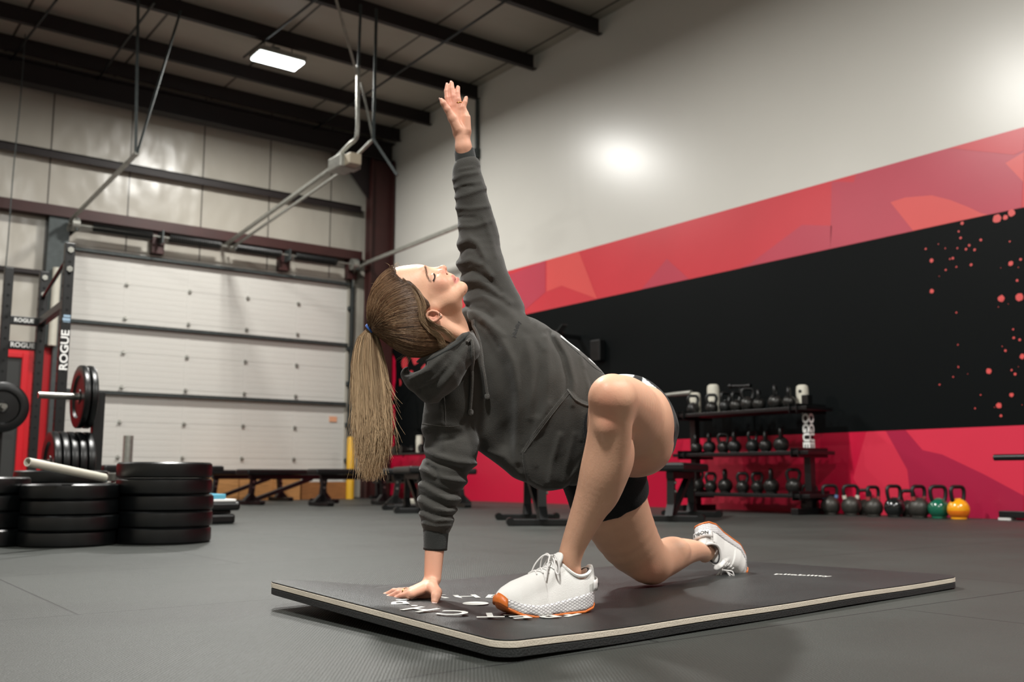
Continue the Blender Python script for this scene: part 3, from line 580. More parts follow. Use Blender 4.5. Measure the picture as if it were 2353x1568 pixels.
# plate storage post with pegs
ps = P(222, 1000, 7.0); px_, py_ = ps[0], ps[1]
sr = thing('plate_storage_post', 'black storage post with steel pegs holding weight plates', 'plate rack', (px_, py_, 0))
obj('post', MB().bx(px_ - 0.037, px_ + 0.037, py_ - 0.037, py_ + 0.037, 0, 0.96), 'black', sr, bevel=0.004)
obj('base', MB().bx(px_ - 0.5, px_ + 0.1, py_ - 0.04, py_ + 0.04, 0, 0.06).bx(px_ - 0.05, px_ + 0.03, py_ - 0.35, py_ + 0.35, 0, 0.06), 'black', sr, bevel=0.004)
obj('peg', MB().cyl((px_ - 0.036, py_, 0.92), (px_ - 0.40, py_, 0.92), 0.025, 18).cyl((px_ - 0.036, py_, 0.92), (px_ - 0.05, py_, 0.92), 0.04, 18), 'steel', sr, smooth=True)
obj('peg', MB().cyl((px_ - 0.036, py_, 0.45), (px_ - 0.42, py_, 0.45), 0.025, 18), 'steel', sr, smooth=True)
for k in range(2): bumper((px_ - 0.075 - 0.05 * k, py_, 0.92), 0.225, 0.045, 'black plate on the upper peg of the storage post, ' + ('next to the post' if k == 0 else 'outer one'), 'plates on the upper peg', (1, 0, 0))
for k in range(5): bumper((px_ - 0.07 - 0.055 * k, py_, 0.45), 0.222, 0.05, 'black plate on the lower peg, ' + ['next to the post', 'second from the post', 'middle of five', 'fourth from the post', 'outermost'][k], 'plates on the lower peg', (1, 0, 0))
# loaded bar at the left edge
pz_ = PY(4, 936, qb[1] - 0.15)
bumper((pz_[0], qb[1] - 0.14, pz_[2]), 0.225, 0.06, 'large black plate seen face on at the left edge, hanging on the rack', None, (0, 1, 0))
obj('storage_peg', MB().cyl((pz_[0], qb[1] - 0.0, pz_[2]), (pz_[0], qb[1] - 0.28, pz_[2]), 0.0245, 16), 'steel', rk, smooth=True)
obj('crossmember', MB().bar((pz_[0] - 0.3, qb[1], pz_[2]), (lx, qb[1], pz_[2]), 0.06, 0.07), 'black', rk)
# ---- red door
d2 = thing('door_2', 'dark metal door in a red frame left of the garage door', 'door', (2.0, WY - 0.05, 0)); d2['kind'] = 'structure'; del d2['category']
obj('leaf', MB().bx(1.36, 2.66, WY - 0.04, WY + 0.02, 0.01, 2.0), mat('dark_grey_door', (45, 47, 46), 0.5), d2); obj('frame', MB().bx(2.66, 2.74, WY - 0.08, WY + 0.02, 0, 2.07).bx(1.28, 1.36, WY - 0.08, WY + 0.02, 0, 2.07).bx(1.36, 2.66, WY - 0.08, WY + 0.02, 2.0, 2.07), 'redoor', d2, bevel=0.006)
obj('push_bar', MB().cyl((1.5, WY - 0.1, 1.0), (2.5, WY - 0.1, 1.0), 0.02, 10), 'darkgalv', d2); obj('glass_pane', MB().bx(1.6, 2.35, WY - 0.046, WY - 0.041, 1.15, 1.85), mat('dark_glass', (30, 36, 36), 0.1), d2)
# ---- benches
def bench(label, x, y, rz, L=1.2, pad_h=0.45, incline=False):
    t = thing('weight_bench', label, 'bench', (0, 0, 0), 'black weight benches across the floor')
    h = pad_h
    obj('seat_pad', MB().bx(-L / 2, L / 2, -0.14, 0.14, h - 0.07, h), 'pad', t, bevel=0.02)
    obj('spine', MB().bx(-L / 2 + 0.12, L / 2 - 0.12, -0.03, 0.03, h - 0.13, h - 0.071), 'black', t, bevel=0.003)
    for s in (-1, 1):
        lg = obj('leg', MB().bar((s * (L / 2 - 0.18), 0, h - 0.1), (s * (L / 2 - 0.14), 0, 0.05), 0.06, 0.06).add([(s * (L / 2 - 0.25), -0.03, 0.05), (s * (L / 2 - 0.03), -0.03, 0.05), (s * (L / 2 - 0.12), -0.03, 0.14), (s * (L / 2 - 0.17), -0.03, 0.14), (s * (L / 2 - 0.25), 0.03, 0.05), (s * (L / 2 - 0.03), 0.03, 0.05), (s * (L / 2 - 0.12), 0.03, 0.14), (s * (L / 2 - 0.17), 0.03, 0.14)], [(0, 1, 2, 3), (7, 6, 5, 4), (0, 4, 5, 1), (1, 5, 6, 2), (2, 6, 7, 3), (3, 7, 4, 0)]), 'black', t)
        obj('foot_bar', MB().bx(s * (L / 2 - 0.14) - 0.035, s * (L / 2 - 0.14) + 0.035, -0.24, 0.24, 0, 0.05), 'black', t, bevel=0.006)
        for y_ in (-1, 1): obj('rubber_foot', MB().cyl((s * (L / 2 - 0.14) - 0.04, y_ * 0.24, 0.03), (s * (L / 2 - 0.14) + 0.04, y_ * 0.24, 0.03), 0.03, 14), 'rubber', t)
    for s in (-1, 1):
        for k in range(2): obj('bolt_head', MB().cyl((s * (L / 2 - 0.16), -0.032, h - 0.16 - 0.07 * k), (s * (L / 2 - 0.16), -0.045, h - 0.16 - 0.07 * k), 0.014, 6), 'steel', t)
    if incline: obj('diagonal_brace', MB().bar((-L / 2 + 0.2, 0, 0.06), (L / 4, 0, h - 0.12), 0.05, 0.05), 'black', t)
    t.location = (x, y, 0); t.rotation_euler = (0, 0, rz)
    return t
def mid(p1, d1, p2, d2):
    a = PZ(p1, 1150, 0); q1 = P(p1, 1095, d1); q2 = P(p2, 1095, d2); return q1, q2
def bench_px(label, xa, da, xb, db, incline=False, h=0.45):
    q1 = P(xa, 1095, da); q2 = P(xb, 1095, db); c = (q1 + q2) / 2; v = q2 - q1
    return bench(label, c[0], c[1], math.atan2(v[1], v[0]), float(np.hypot(v[0], v[1])), h, incline)
bench_px('black flat bench farthest left, just right of the plate stacks', 470, 13.6, 665, 14.6, True)
bench_px('black flat bench in front of the wooden boxes', 555, 12.4, 765, 13.5, True)
bench_px('black flat bench before the yellow bollard', 715, 11.9, 905, 12.6)
def bench_end(label, x, d, turn, h=0.46, L=1.25):
    q = P(x, 1095, d); a = math.atan2(F_[1], F_[0]) + turn; v = np.array([math.cos(a), math.sin(a)]); c = q[:2] + v * (L / 2 - 0.14)
    return bench(label, c[0], c[1], a, L, h, True)
bench_end('black bench behind the supporting forearm, seen end on', 968, 9.7, 0.25)
bench_end('black bench behind the hanging hoodie, foot bar ending in round rubber feet', 1246, 7.25, 0.10, 0.47)
bench_end('black bench behind the bent knee, in front of the kettlebell rack', 1540, 7.9, -0.35, 0.47)
bench_px('long black bench in line with the yellow bollard, right end behind the sleeve', 880, 11.3, 1090, 11.6)
hs = P(330, 1085, 9.0)
bench_px('black bench behind the plate stacks at the left', 225, 9.5, 500, 10.4, False, 0.47)
# bench tower parts near the right bench
# ---- kettlebells
def kettle(label, group, col='black', band=None, r=0.1, hh=0.16):
    t = thing('kettlebell', label, 'kettlebell', (0, 0, 0), group)
    prof = [(0.0, 0.0), (r * 0.62, 0.0), (r * 0.7, 0.004)] + [(r * math.cos(a), r * 0.93 + r * math.sin(a)) for a in np.linspace(-0.80, 1.25, 14)] + [(0.02, r * 1.95), (0, r * 1.95)]
    obj('body', MB().lathe(prof, (0, 0, 0), (0, 0, 1), 28), M[col], t, smooth=True)
    w_ = r * 0.78; z0 = r * 1.55; zt = r * 1.9 + hh * 0.58
    pts = spline([(-w_ * 0.62, 0, z0 - 0.01), (-w_ * 0.9, 0, z0 + 0.035), (-w_, 0, zt - 0.035), (-w_ * 0.72, 0, zt - 0.004), (0, 0, zt), (w_ * 0.72, 0, zt - 0.004), (w_, 0, zt - 0.035), (w_ * 0.9, 0, z0 + 0.035), (w_ * 0.62, 0, z0 - 0.01)], 4)
    obj('handle', MB().tube(pts, 0.0165, 12), 'kb' if False else M['cast'], t, smooth=True)
    if band:
        for s in (-1, 1): obj('colour_band', MB().tube([(s * w_ * 0.86, 0, z0 + 0.012), (s * w_ * 0.93, 0, z0 + 0.045)], 0.0195, 12), M[band], t, smooth=True)
    return t
M['cast'] = mat('black_cast_iron', (24, 25, 25), 0.38, 0.2, bump=0.15, bscale=120, var=0.2)
M['worn'] = mat('worn_cast_iron', (62, 60, 56), 0.42, 0.4, bump=0.15, bscale=90, var=0.35, vscale=14)
M['gloss'] = mat('gloss_black', (22, 26, 26), 0.15, 0.1, coat=0.6, var=0.1)
M['green'] = mat('green_enamel', (12, 96, 72), 0.2, coat=0.5, var=0.08)
M['amber'] = mat('amber_enamel', (242, 164, 16), 0.22, coat=0.5, var=0.06); M['orange'] = mat('orange_paint', (232, 120, 20), 0.35, var=0.06)
M['bandy'] = mat('yellow_band', (200, 165, 60), 0.5); M['bandb'] = mat('blue_band', (95, 120, 165), 0.5); M['bandw'] = mat('white_band', (200, 195, 180), 0.5); M['bandr'] = mat('red_band', (150, 60, 60), 0.5)
spec = [(1862, 'worn', 'bandy', 'worn black kettlebell with yellow bands, first in the floor row at the rack'), (1909, 'worn', 'bandb', 'worn kettlebell with blue bands, second in the floor row'), (1957, 'worn', 'bandw', 'kettlebell with white bands, third in the floor row'),
        (2008, 'worn', 'bandr', 'kettlebell with faint red bands, fourth in the floor row'), (2056, 'gloss', None, 'glossy black kettlebell, fifth in the floor row'), (2113, 'worn', 'bandr', 'worn kettlebell just left of the green one'),
        (2158, 'green', None, 'green kettlebell on the floor by the mural wall'), (2203, 'amber', None, 'amber yellow kettlebell at the right end of the floor row')]
fy = [0, 0, 0, 0, 0, 0, 0, 0]
for i, (x, c_, bd, lab) in enumerate(spec):
    q = PX(x, 1180, WX - 0.28 - 0.02 * (i % 2)); t = kettle(lab, 'kettlebells in a row on the floor', c_, bd, 0.090 if i != 3 else 0.085, 0.175)
    if c_ == 'amber': obj('lower_half', MB().lathe([(0.0, -0.0005), (0.0565, -0.0005)] + [(0.0912 * math.cos(a), 0.0837 + 0.0912 * math.sin(a)) for a in np.linspace(-0.86, -0.12, 8)], (0, 0, 0), (0, 0, 1), 28), 'orange', t, smooth=True)
    t.location = (q[0], q[1], 0); t.rotation_euler = (0, 0, -YAW + 0.25 + random.uniform(-0.2, 0.2))
for x, lab in ((1987, 'small dark kettlebell half hidden behind the third and fourth'), (2087, 'small dark kettlebell half hidden behind the glossy one')):
    q = PX(x, 1178, WX - 0.10); t = kettle(lab, 'small kettlebells behind the floor row', 'worn', None, 0.075, 0.15); t.location = (q[0], q[1], 0); t.rotation_euler = (0, 0, -YAW)
obj_ = MB(); q = PX(2203, 1180, WX - 0.3); 
# ---- kettlebell rack
A = PZ(1590, 1174); B = PZ(1856, 1182)
ry0, ry1 = PX(1595, 1150, WX - 0.45)[1], PX(1858, 1150, WX - 0.45)[1]; rx0, rx1 = WX - 0.62, WX - 0.2
kr = thing('kettlebell_rack', 'black three tier rack full of kettlebells against the mural wall', 'rack', ((rx0 + rx1) / 2, (ry0 + ry1) / 2, 0))
def zpx(y, x=1720): return PX(x, y, WX - 0.5)[2]
shz = [zpx(1134), zpx(1040), zpx(944)]
for y in (ry0, ry1):
    obj('upright', MB().bx(rx0 + 0.17, rx0 + 0.245, y - 0.037, y + 0.037, 0.06, shz[2] + 0.12), 'black', kr, bevel=0.004)
    obj('foot', MB().bx(rx0 - 0.05, rx1 + 0.05, y - 0.04, y + 0.04, 0.0, 0.06), 'black', kr, bevel=0.004)
    for z in shz: obj('shelf_bracket', MB().bx(rx0 - 0.02, rx1 + 0.02, y - 0.045, y - 0.038, z - 0.06, z + 0.03).bx(rx0 - 0.02, rx1 + 0.02, y + 0.038, y + 0.045, z - 0.06, z + 0.03), 'black', kr)
for z in shz: obj('shelf', MB().bx(rx0, rx1, ry1 - 0.14, ry0 + 0.14, z - 0.035, z), 'black', kr, bevel=0.004)
for z in shz:
    for k in (0.02, 0.1, 0.3): obj('bolt_head', MB().cyl((rx0 + k, ry1 - 0.046, z - 0.02), (rx0 + k, ry1 - 0.058, z - 0.02), 0.016, 6), 'steel', kr)
flat_text('upright_lettering', 'ROGUE', 0.1, (rx0 + 0.168, ry1, 0.83), (0, 0, -1), (0, -1, 0), M['white'], kr, bold=0.004, sx=1.2)
flat_text('upright_lettering', 'ROGUE', 0.1, (rx0 + 0.205, ry1 - 0.0395, 0.83), (0, 0, -1), (1, 0, 0), M['white'], kr, bold=0.004, sx=1.2)
M['worn2'] = mat('dull_cast_iron', (44, 43, 41), 0.32, 0.5, bump=0.15, bscale=90, var=0.35, vscale=14)
protos = [kettle('k', 'kettlebells on the rack', 'worn2', None, 0.066, 0.125), kettle('k', 'kettlebells on the rack', 'worn2', None, 0.078, 0.145), kettle('k', 'kettlebells on the rack', 'cast', None, 0.07, 0.13)]
rows = [[(1602, 1), (1633, 0), (1666, 1), (1706, 0), (1740, 0), (1772, 1), (1823, 1)], [(1602, 0), (1632, 2), (1664, 0), (1690, 2), (1732, 2), (1762, 0), (1798, 1)], [(1597, 2), (1640, 0), (1672, 2), (1697, 0), (1724, 1), (1750, 0), (1788, 1), (1820, 0)]]
rn = ['bottom', 'middle', 'top']; cn = ['first', 'second', 'third', 'fourth', 'fifth', 'sixth', 'seventh', 'eighth']; used = set()
for ri, row in enumerate(rows):
    for ci, (x, pk) in enumerate(row):
        q = PX(x, 1100, WX - 0.40 - 0.03 * (ci % 2)); lab = '%s kettlebell from the left on the %s shelf of the rack' % (cn[ci], rn[ri]); rz = -YAW + random.choice([0.1, 0.5, 1.2, -0.2])
        if pk not in used: t = protos[pk]; used.add(pk); t.location = (q[0], q[1], shz[ri]); t['label'] = lab; t.rotation_euler = (0, 0, rz)
        else: dup(protos[pk], (q[0], q[1], shz[ri]), lab, 'kettlebells on the rack', rz)
def roller(x, ytop, r, lab, lean=0.0, hole=False):
    q = PX(x, 940, WX - 0.26); zt = PX(x, ytop, WX - 0.26)[2]
    b = MB(); b.lathe([(0, 0), (r, 0), (r, zt - shz[2] - 0.05), (r * 0.93, zt - shz[2] - 0.02), (r * 0.6, zt - shz[2] - 0.004), (0, zt - shz[2])], (q[0], q[1], shz[2] + 0.0005), (0, 0, 1), 24)
    t = thing('foam_roller', lab, 'foam roller', (q[0], q[1], shz[2]), 'white rollers on the rack'); obj('foam', b, 'pvc', t, smooth=True)
    if hole: obj('end_plug', MB().cyl((q[0] - r * 0.98, q[1] - r * 0.3, zt - 0.07), (q[0] - r * 1.04, q[1] - r * 0.32, zt - 0.07), 0.016, 14), 'black', t)
roller(1640, 883, 0.066, 'tall white foam roller on the rack top, second from the left'); roller(1845, 884, 0.060, 'white roller with a dark hole at the right end of the rack top', hole=True); roller(1598, 902, 0.062, 'short white roller at the left end of the rack top')
q1, q2 = PX(1512, 910, WX - 0.30), PX(1588, 903, WX - 0.30)
o = obj('mobility_stick', MB().tube([q1, q1 * 0.5 + q2 * 0.5, q2], [0.012, 0.026, 0.028], 12), 'galv', smooth=True); tag(o, 'grey tapered stick poking left off the rack top', 'stick')
q1, q2 = PX(1676, 888, WX - 0.25), PX(1725, 887, WX - 0.25)
o = obj('handle_bar', MB().cyl(q1, q2, 0.016, 10).cyl(q1, q1 + (q2 - q1) * 0.12, 0.024, 10).cyl(q2 - (q2 - q1) * 0.12, q2, 0.024, 10).cyl((q1 * 0.5 + q2 * 0.5) - np.array([0, 0, 0.0]), np.array([q1[0], (q1[1] + q2[1]) / 2, shz[2]]), 0.01, 8), 'black', smooth=True); tag(o, 'small black handle standing on the rack top between kettlebells', 'handle')
# small ledge things at the right edge and on the black wall
q = PX(2285, 1052, WX - 0.9)
mb_ = MB().cyl(q, q + np.array([0, -1.4, 0.0]), 0.024, 16)
bs = thing('barbell', 'black bar sticking in from the right edge before the red band', 'barbell', (q[0], q[1] - 1.0, 0)); obj('sleeve', mb_, 'black', bs, smooth=True); obj('stand', MB().bx(q[0] - 0.03, q[0] + 0.03, q[1] - 1.2, q[1] - 1.14, 0, q[2] - 0.02), 'black', bs)
q = PZ(2330, 1196)
bl_ = thing('platform_foot', 'low black foot with a white pad at the lower right edge of the wall', 'foot', (q[0], q[1], 0)); obj('bar', MB().bx(q[0] - 0.05, q[0] + 0.05, q[1] - 0.7, q[1] + 0.1, 0.02, 0.075), 'black', bl_, bevel=0.004); obj('pad', MB().bx(q[0] - 0.06, q[0] + 0.04, q[1] + 0.0, q[1] + 0.1, 0, 0.019), 'white', bl_)
q = PX(1372, 800, WX - 0.06)
o = obj('wall_speaker', MB().bx(q[0] - 0.04, q[0] + 0.055, q[1] - 0.09, q[1] + 0.09, q[2] - 0.17, q[2] + 0.10), 'black', bevel=0.01); tag(o, 'small black box fixed to the black wall band above the hoodie', 'speaker')
qf = PX(1290, 772, WX - 0.3); fn = thing('wall_fan', 'dark wall fan with pale blade tips behind the hoodie back', 'fan', qf)
obj('fan_bracket', MB().bar(qf, (WX - 0.001, qf[1], qf[2]), 0.05, 0.05), 'black', fn); obj('motor', MB().cyl(qf, qf + np.array([-0.12, 0, 0]), 0.06, 16), 'black', fn)
for k in range(3):
    a = 0.5 + k * 2.094; obj('blade', MB().bar(qf + np.array([-0.08, 0.05 * math.cos(a), 0.05 * math.sin(a)]), qf + np.array([-0.1, 0.22 * math.cos(a), 0.22 * math.sin(a)]), 0.09, 0.006), 'darkgalv', fn)
# low dumbbell rack by the corner
dr = thing('dumbbell_rack', 'low black dumbbell rack against the red wall near the corner', 'rack', (WX - 0.35, 12.3, 0))
yA, yB = PX(875, 1050, WX - 0.4)[1], PX(1000, 1050, WX - 0.4)[1]
for z in (0.28, 0.72): obj('shelf', MB().bx(WX - 0.55, WX - 0.2, yB, yA, z - 0.03, z), 'black', dr, bevel=0.004)
for y in (yA - 0.04, yB + 0.04): obj('end_frame', MB().bx(WX - 0.50, WX - 0.44, y - 0.03, y + 0.03, 0, 0.78).bx(WX - 0.60, WX - 0.12, y - 0.04, y + 0.04, 0, 0.05), 'black', dr, bevel=0.004)
k = 0
for z in (0.281, 0.721):
    for i in range(7):
        y = yB + 0.25 + (yA - yB - 0.5) * i / 6
        if z > 0.5 and i in (1, 2, 5): continue
        d_ = thing('dumbbell', '%s black hex dumbbell from the right on the %s shelf of the corner rack' % (cn[i], 'lower' if z < 0.5 else 'upper'), 'dumbbell', (WX - 0.37, y, z), 'dumbbells on the corner rack')
        for s in (-1, 1): obj('head', MB().tube([(WX - 0.37 + s * 0.05, y, z + 0.058), (WX - 0.37 + s * 0.15, y, z + 0.058)], 0.066, 6), 'rubber', d_)
        obj('handle', MB().cyl((WX - 0.37 - 0.05, y, z + 0.058), (WX - 0.37 + 0.05, y, z + 0.058), 0.016, 12), 'steel', d_); k += 1
q = PX(963, 1052, WX - 0.3); o = obj('shaker_bottle', MB().lathe([(0, 0), (0.05, 0), (0.055, 0.2), (0.05, 0.22), (0.05, 0.27), (0, 0.275)], (q[0], q[1], 0.7215), (0, 0, 1), 20), 'pvc', smooth=True); tag(o, 'white bottle standing on the corner dumbbell rack', 'bottle')
q = P(958, 1100, 13.2); o = obj('weight_disc', MB().lathe([(0, 0), (0.15, 0), (0.16, 0.02), (0.16, 0.05), (0.14, 0.06), (0, 0.06)], (q[0], q[1], 0.0), (0, 0, 1), 28), 'pvc', smooth=True); tag(o, 'flat white disc on the floor before the corner rack', 'disc')
# ================================================================== EXERCISE MAT
MT = 0.036
M['mattop'] = brick_mat('mat_top_foam', (40, 44, 44), 9, 0.006, 0.0006, (31, 34, 34), 0.40, 0.25, 0.6, 0.5, 0.12, 2.5, 0.35, 350, rvar=0.05)
M['matcore'] = mat('mat_white_foam', (205, 196, 180), 0.75, bump=0.2, bscale=300, var=0.08, vscale=12)
M['matbase'] = mat('mat_black_foam', (30, 33, 33), 0.7, bump=0.3, bscale=250, var=0.15, vscale=10)
cN, cR, cF, cL = [np.array(q) for q in ((1.155, 1.575), (3.16, 1.74), (3.00, 2.72), (1.12, 2.64))]
def mat_xy(u, v): return (1 - u) * (1 - v) * cN + u * (1 - v) * cR + u * v * cF + (1 - u) * v * cL
def mat_lift(u, v):
    a = max(0.0, 1 - u / 0.22); a = a * a * (3 - 2 * a); b = max(0.0, 1 - u / 0.9)
    return a * (0.006 + 0.032 * v) + 0.003 * math.sin(9 * u + 2) ** 2 * (1 - v) * 0.6
def outline(inset):
    pts = []; rx, ry = 0.05, 0.095
    for cu, cv, a0 in ((1 - rx, ry, -90), (1 - rx, 1 - ry, 0), (rx * 0.5, 1 - ry * 0.5, 90), (rx * 0.5, ry * 0.5, 180)):
        k = 0.5 if cu < 0.5 else 1.0
        for i in range(9):
            a = math.radians(a0 + i * 11.25); pts.append((cu + rx * k * math.cos(a), cv + ry * k * math.sin(a)))
    out = []
    n = len(pts)
    for i in range(n):
        a, b = pts[i], pts[(i + 1) % n]; L = math.hypot(b[0] - a[0], (b[1] - a[1]) * 0.5); m = max(1, int(L / 0.02))
        for k in range(m): out.append((a[0] + (b[0] - a[0]) * k / m, a[1] + (b[1] - a[1]) * k / m))
    return [(0.5 + (u - 0.5) * (1 - inset), 0.5 + (v - 0.5) * (1 - inset * 2)) for u, v in out]
def mat_layer(z0, z1, grow, cap=True):
    b = MB(); oN = outline(0); n = len(oN); rings = []
    for ins, z in ((0.004 - grow, z0), (0.0 - grow, z0 + 0.002), (0.0 - grow, z1 - 0.0015), (0.002 - grow, z1)) + (((0.02, z1), (0.1, z1), (0.3, z1), (0.42, z1)) if cap else ()):
        r = []
        for (u, v) in outline(ins):
            q = mat_xy(u, v); r.append((q[0], q[1], z + mat_lift(min(max(u, 0), 1), min(max(v, 0), 1))))
        rings.append(r)
    vs = [q for r in rings for q in r]; fs = []
    for i in range(len(rings) - 1):
        for k in range(n): fs.append((i * n + k, i * n + (k + 1) % n, (i + 1) * n + (k + 1) % n, (i + 1) * n + k))
    fs.append(tuple((len(rings) - 1) * n + k for k in range(n))); fs.append(tuple(range(n - 1, -1, -1)))
    return b.add(vs, fs)
emat = thing('exercise_mat', 'large thick black exercise mat with a white edge band under the person', 'mat', (2.1, 2.15, 0))
obj('base_layer', mat_layer(0.001, 0.0185, 0.0), 'matbase', emat); obj('white_foam_layer', mat_layer(0.019, 0.0335, 0.0005), 'matcore', emat); obj('top_layer', mat_layer(0.034, MT, 0.0), 'mattop', emat)
ring_c = (1.44, 2.04); rr_ = 0.222; V_, Fc_ = [], []
M['print'] = mat('mat_white_print', (205, 205, 200), 0.6, bump=0.2, bscale=300, var=0.04)
for ch, ang in [('B', 159), ('R', 141), ('E', 123), ('A', 105), ('T', 86), ('H', 67), ('E', 48), ('.', 36), ('.', -28), ('S', -54), ('T', -71), ('R', -88), ('E', -105), ('T', -122), ('C', -143), ('H', -166), ('.', 178)]:
    v, f = text_mesh(ch, 0.098, 0.0002, 0.0018); a = math.radians(ang); up = np.array([math.cos(a), math.sin(a), 0]); rt = np.array([math.sin(a), -math.cos(a), 0])
    lift = mat_lift(min(max((ring_c[0] + rr_ * up[0] - 1.14) / 1.95, 0), 1), 0.45)
    o_ = np.array([ring_c[0], ring_c[1], MT + 0.0016 + lift]) + up * rr_
    n0 = sum(len(q) for q in V_); V_.append(o_ + v[:, :1] * rt * 1.05 + v[:, 1:2] * up + v[:, 2:3] * np.array([0, 0, 1.0])); Fc_ += [tuple(n0 + i for i in q) for q in f]
dm = MB().lathe([(0, 0.0004), (0.033, 0.0004), (0.033, 0)], (1.445, 2.085, MT + 0.0022 + mat_lift(0.155, 0.45)), (0, 0, 1), 28)
n0 = sum(len(q) for q in V_); V_.append(np.array(dm.v)); Fc_ += [tuple(n0 + i for i in q) for q in dm.f]
mesh_obj('printed_slogan', np.concatenate(V_), Fc_, M['print'], None, False, emat)
qa_, qb_ = PZ(1800, 1321, MT), PZ(1890, 1325, MT); flat_text('printed_wordmark', 'pliability', 0.05, ((qa_ + qb_) / 2)[:3] + np.array([0, 0, 0.001]), qb_ - qa_, np.cross([0, 0, 1], qb_ - qa_), M['print'], emat, bold=0.001, thick=0.0002, sx=1.1)
# ================================================================== PERSON
skinc = np.array(lin((216, 168, 140)))
M['skin'] = mat('skin', (205, 150, 118), 0.5, bump=0.06, bscale=220, attr='Col', var=0.05, vscale=12, sub=0.12, spec=0.38)
PT = lambda x, y, d: P(x, y, d)
def densify(pts, n=4):
    q = spline([np.array(a, float) for a in pts], 9 if len(pts) == 3 else n) if len(pts) > 2 else pts
    return q
def S(p, pts, k=0.02, sq=None, acc=None):
    """chain of tapered limbs through (px, py, depth, radius px)"""
    out = None; q = densify(pts)
    for a, b in zip(q[:-1], q[1:]):
        d = seg(p, P(*a[:3]), P(*b[:3]), a[3] * a[2] / FPX, b[3] * b[2] / FPX, sq); out = d if out is None else np.minimum(out, d)
    return out if acc is None else smin(acc, out, k)
def inplane(th): c, s = math.cos(th), math.sin(th); return np.array([c * R_ + s * U_, -s * R_ + c * U_, F_])
def EL(p, x, y, d, rx, ry, rd, th=0.0): return ell(p, P(x, y, d), (rx * d / FPX, ry * d / FPX, rd), inplane(th))
# ---- limbs and trunk
THL = [(1408, 912, 2.27, 52), (1432, 945, 2.43, 80), (1447, 988, 2.62, 99)]
SHL = [(1405, 918, 2.265, 51), (1403, 965, 2.28, 50), (1398, 1020, 2.30, 52), (1386, 1082, 2.32, 53), (1368, 1138, 2.34, 46), (1343, 1195, 2.36, 37), (1320, 1248, 2.375, 29.5), (1308, 1290, 2.38, 27), (1306, 1335, 2.385, 25)]
THR = [(1385, 1030, 2.80, 88), (1400, 1140, 2.85, 84), (1444, 1238, 2.90, 69), (1492, 1294, 2.93, 48)]
SHR = [(1500, 1296, 2.93, 44), (1540, 1278, 3.02, 40), (1578, 1268, 3.12, 29), (1606, 1267, 3.20, 22), (1628, 1270, 3.27, 20), (1646, 1262, 3.33, 17)]
def body_f(p):
    d = S(p, THL, 0.02); d = smin(d, S(p, SHL, 0.012), 0.016)
    d = smin(d, EL(p, 1394, 908, 2.235, 30, 36, 0.03, 0.25), 0.02)          # kneecap
    d = smin(d, EL(p, 1390, 978, 2.245, 17, 24, 0.018, -0.1), 0.02)
    d = smin(d, EL(p, 1420, 1058, 2.35, 36, 66, 0.05, -0.22), 0.02)        # calf
    d = smin(d, EL(p, 1400, 1125, 2.345, 26, 50, 0.04, -0.35), 0.02)
    d = smin(d, EL(p, 1324, 1316, 2.375, 11, 13, 0.012), 0.012)            # ankle bone
    d = smin(d, EL(p, 1492, 985, 2.56, 52, 92, 0.09, -0.05), 0.03)
    d = smin(d, EL(p, 1470, 1040, 2.60, 70, 52, 0.09, 0.3), 0.03)
    e = S(p, THR, 0.02); e = smin(e, S(p, SHR, 0.012), 0.015)
    e = smin(e, EL(p, 1480, 1305, 2.885, 30, 34, 0.035), 0.02)
    e = smin(e, EL(p, 1545, 1266, 3.02, 40, 28, 0.04, 0.2), 0.02)
    e = smin(e, EL(p, 1618, 1284, 3.245, 9, 9, 0.012), 0.012)
    d = np.minimum(d, e)
    t = S(p, [(1416, 1005, 2.72, 92), (1290, 940, 2.74, 80), (1180, 860, 2.75, 80), (1100, 800, 2.77, 48)], 0.03, (F_, 1.3))
    t = S(p, [(1100, 800, 2.77, 42), (1052, 790, 2.70, 36), (1022, 775, 2.62, 38)], 0.02, None, t)
    t = S(p, [(1125, 715, 2.78, 42), (1095, 500, 2.80, 30), (1068, 365, 2.82, 17)], 0.02, None, t)
    t = S(p, [(1045, 925, 2.68, 44), (1030, 1085, 2.62, 32), (1000, 1240, 2.585, 21)], 0.02, None, t)
    return smin(d, t, 0.02)
HD = 2.55
def h_(x, y, dd): return (x, y, HD + dd)
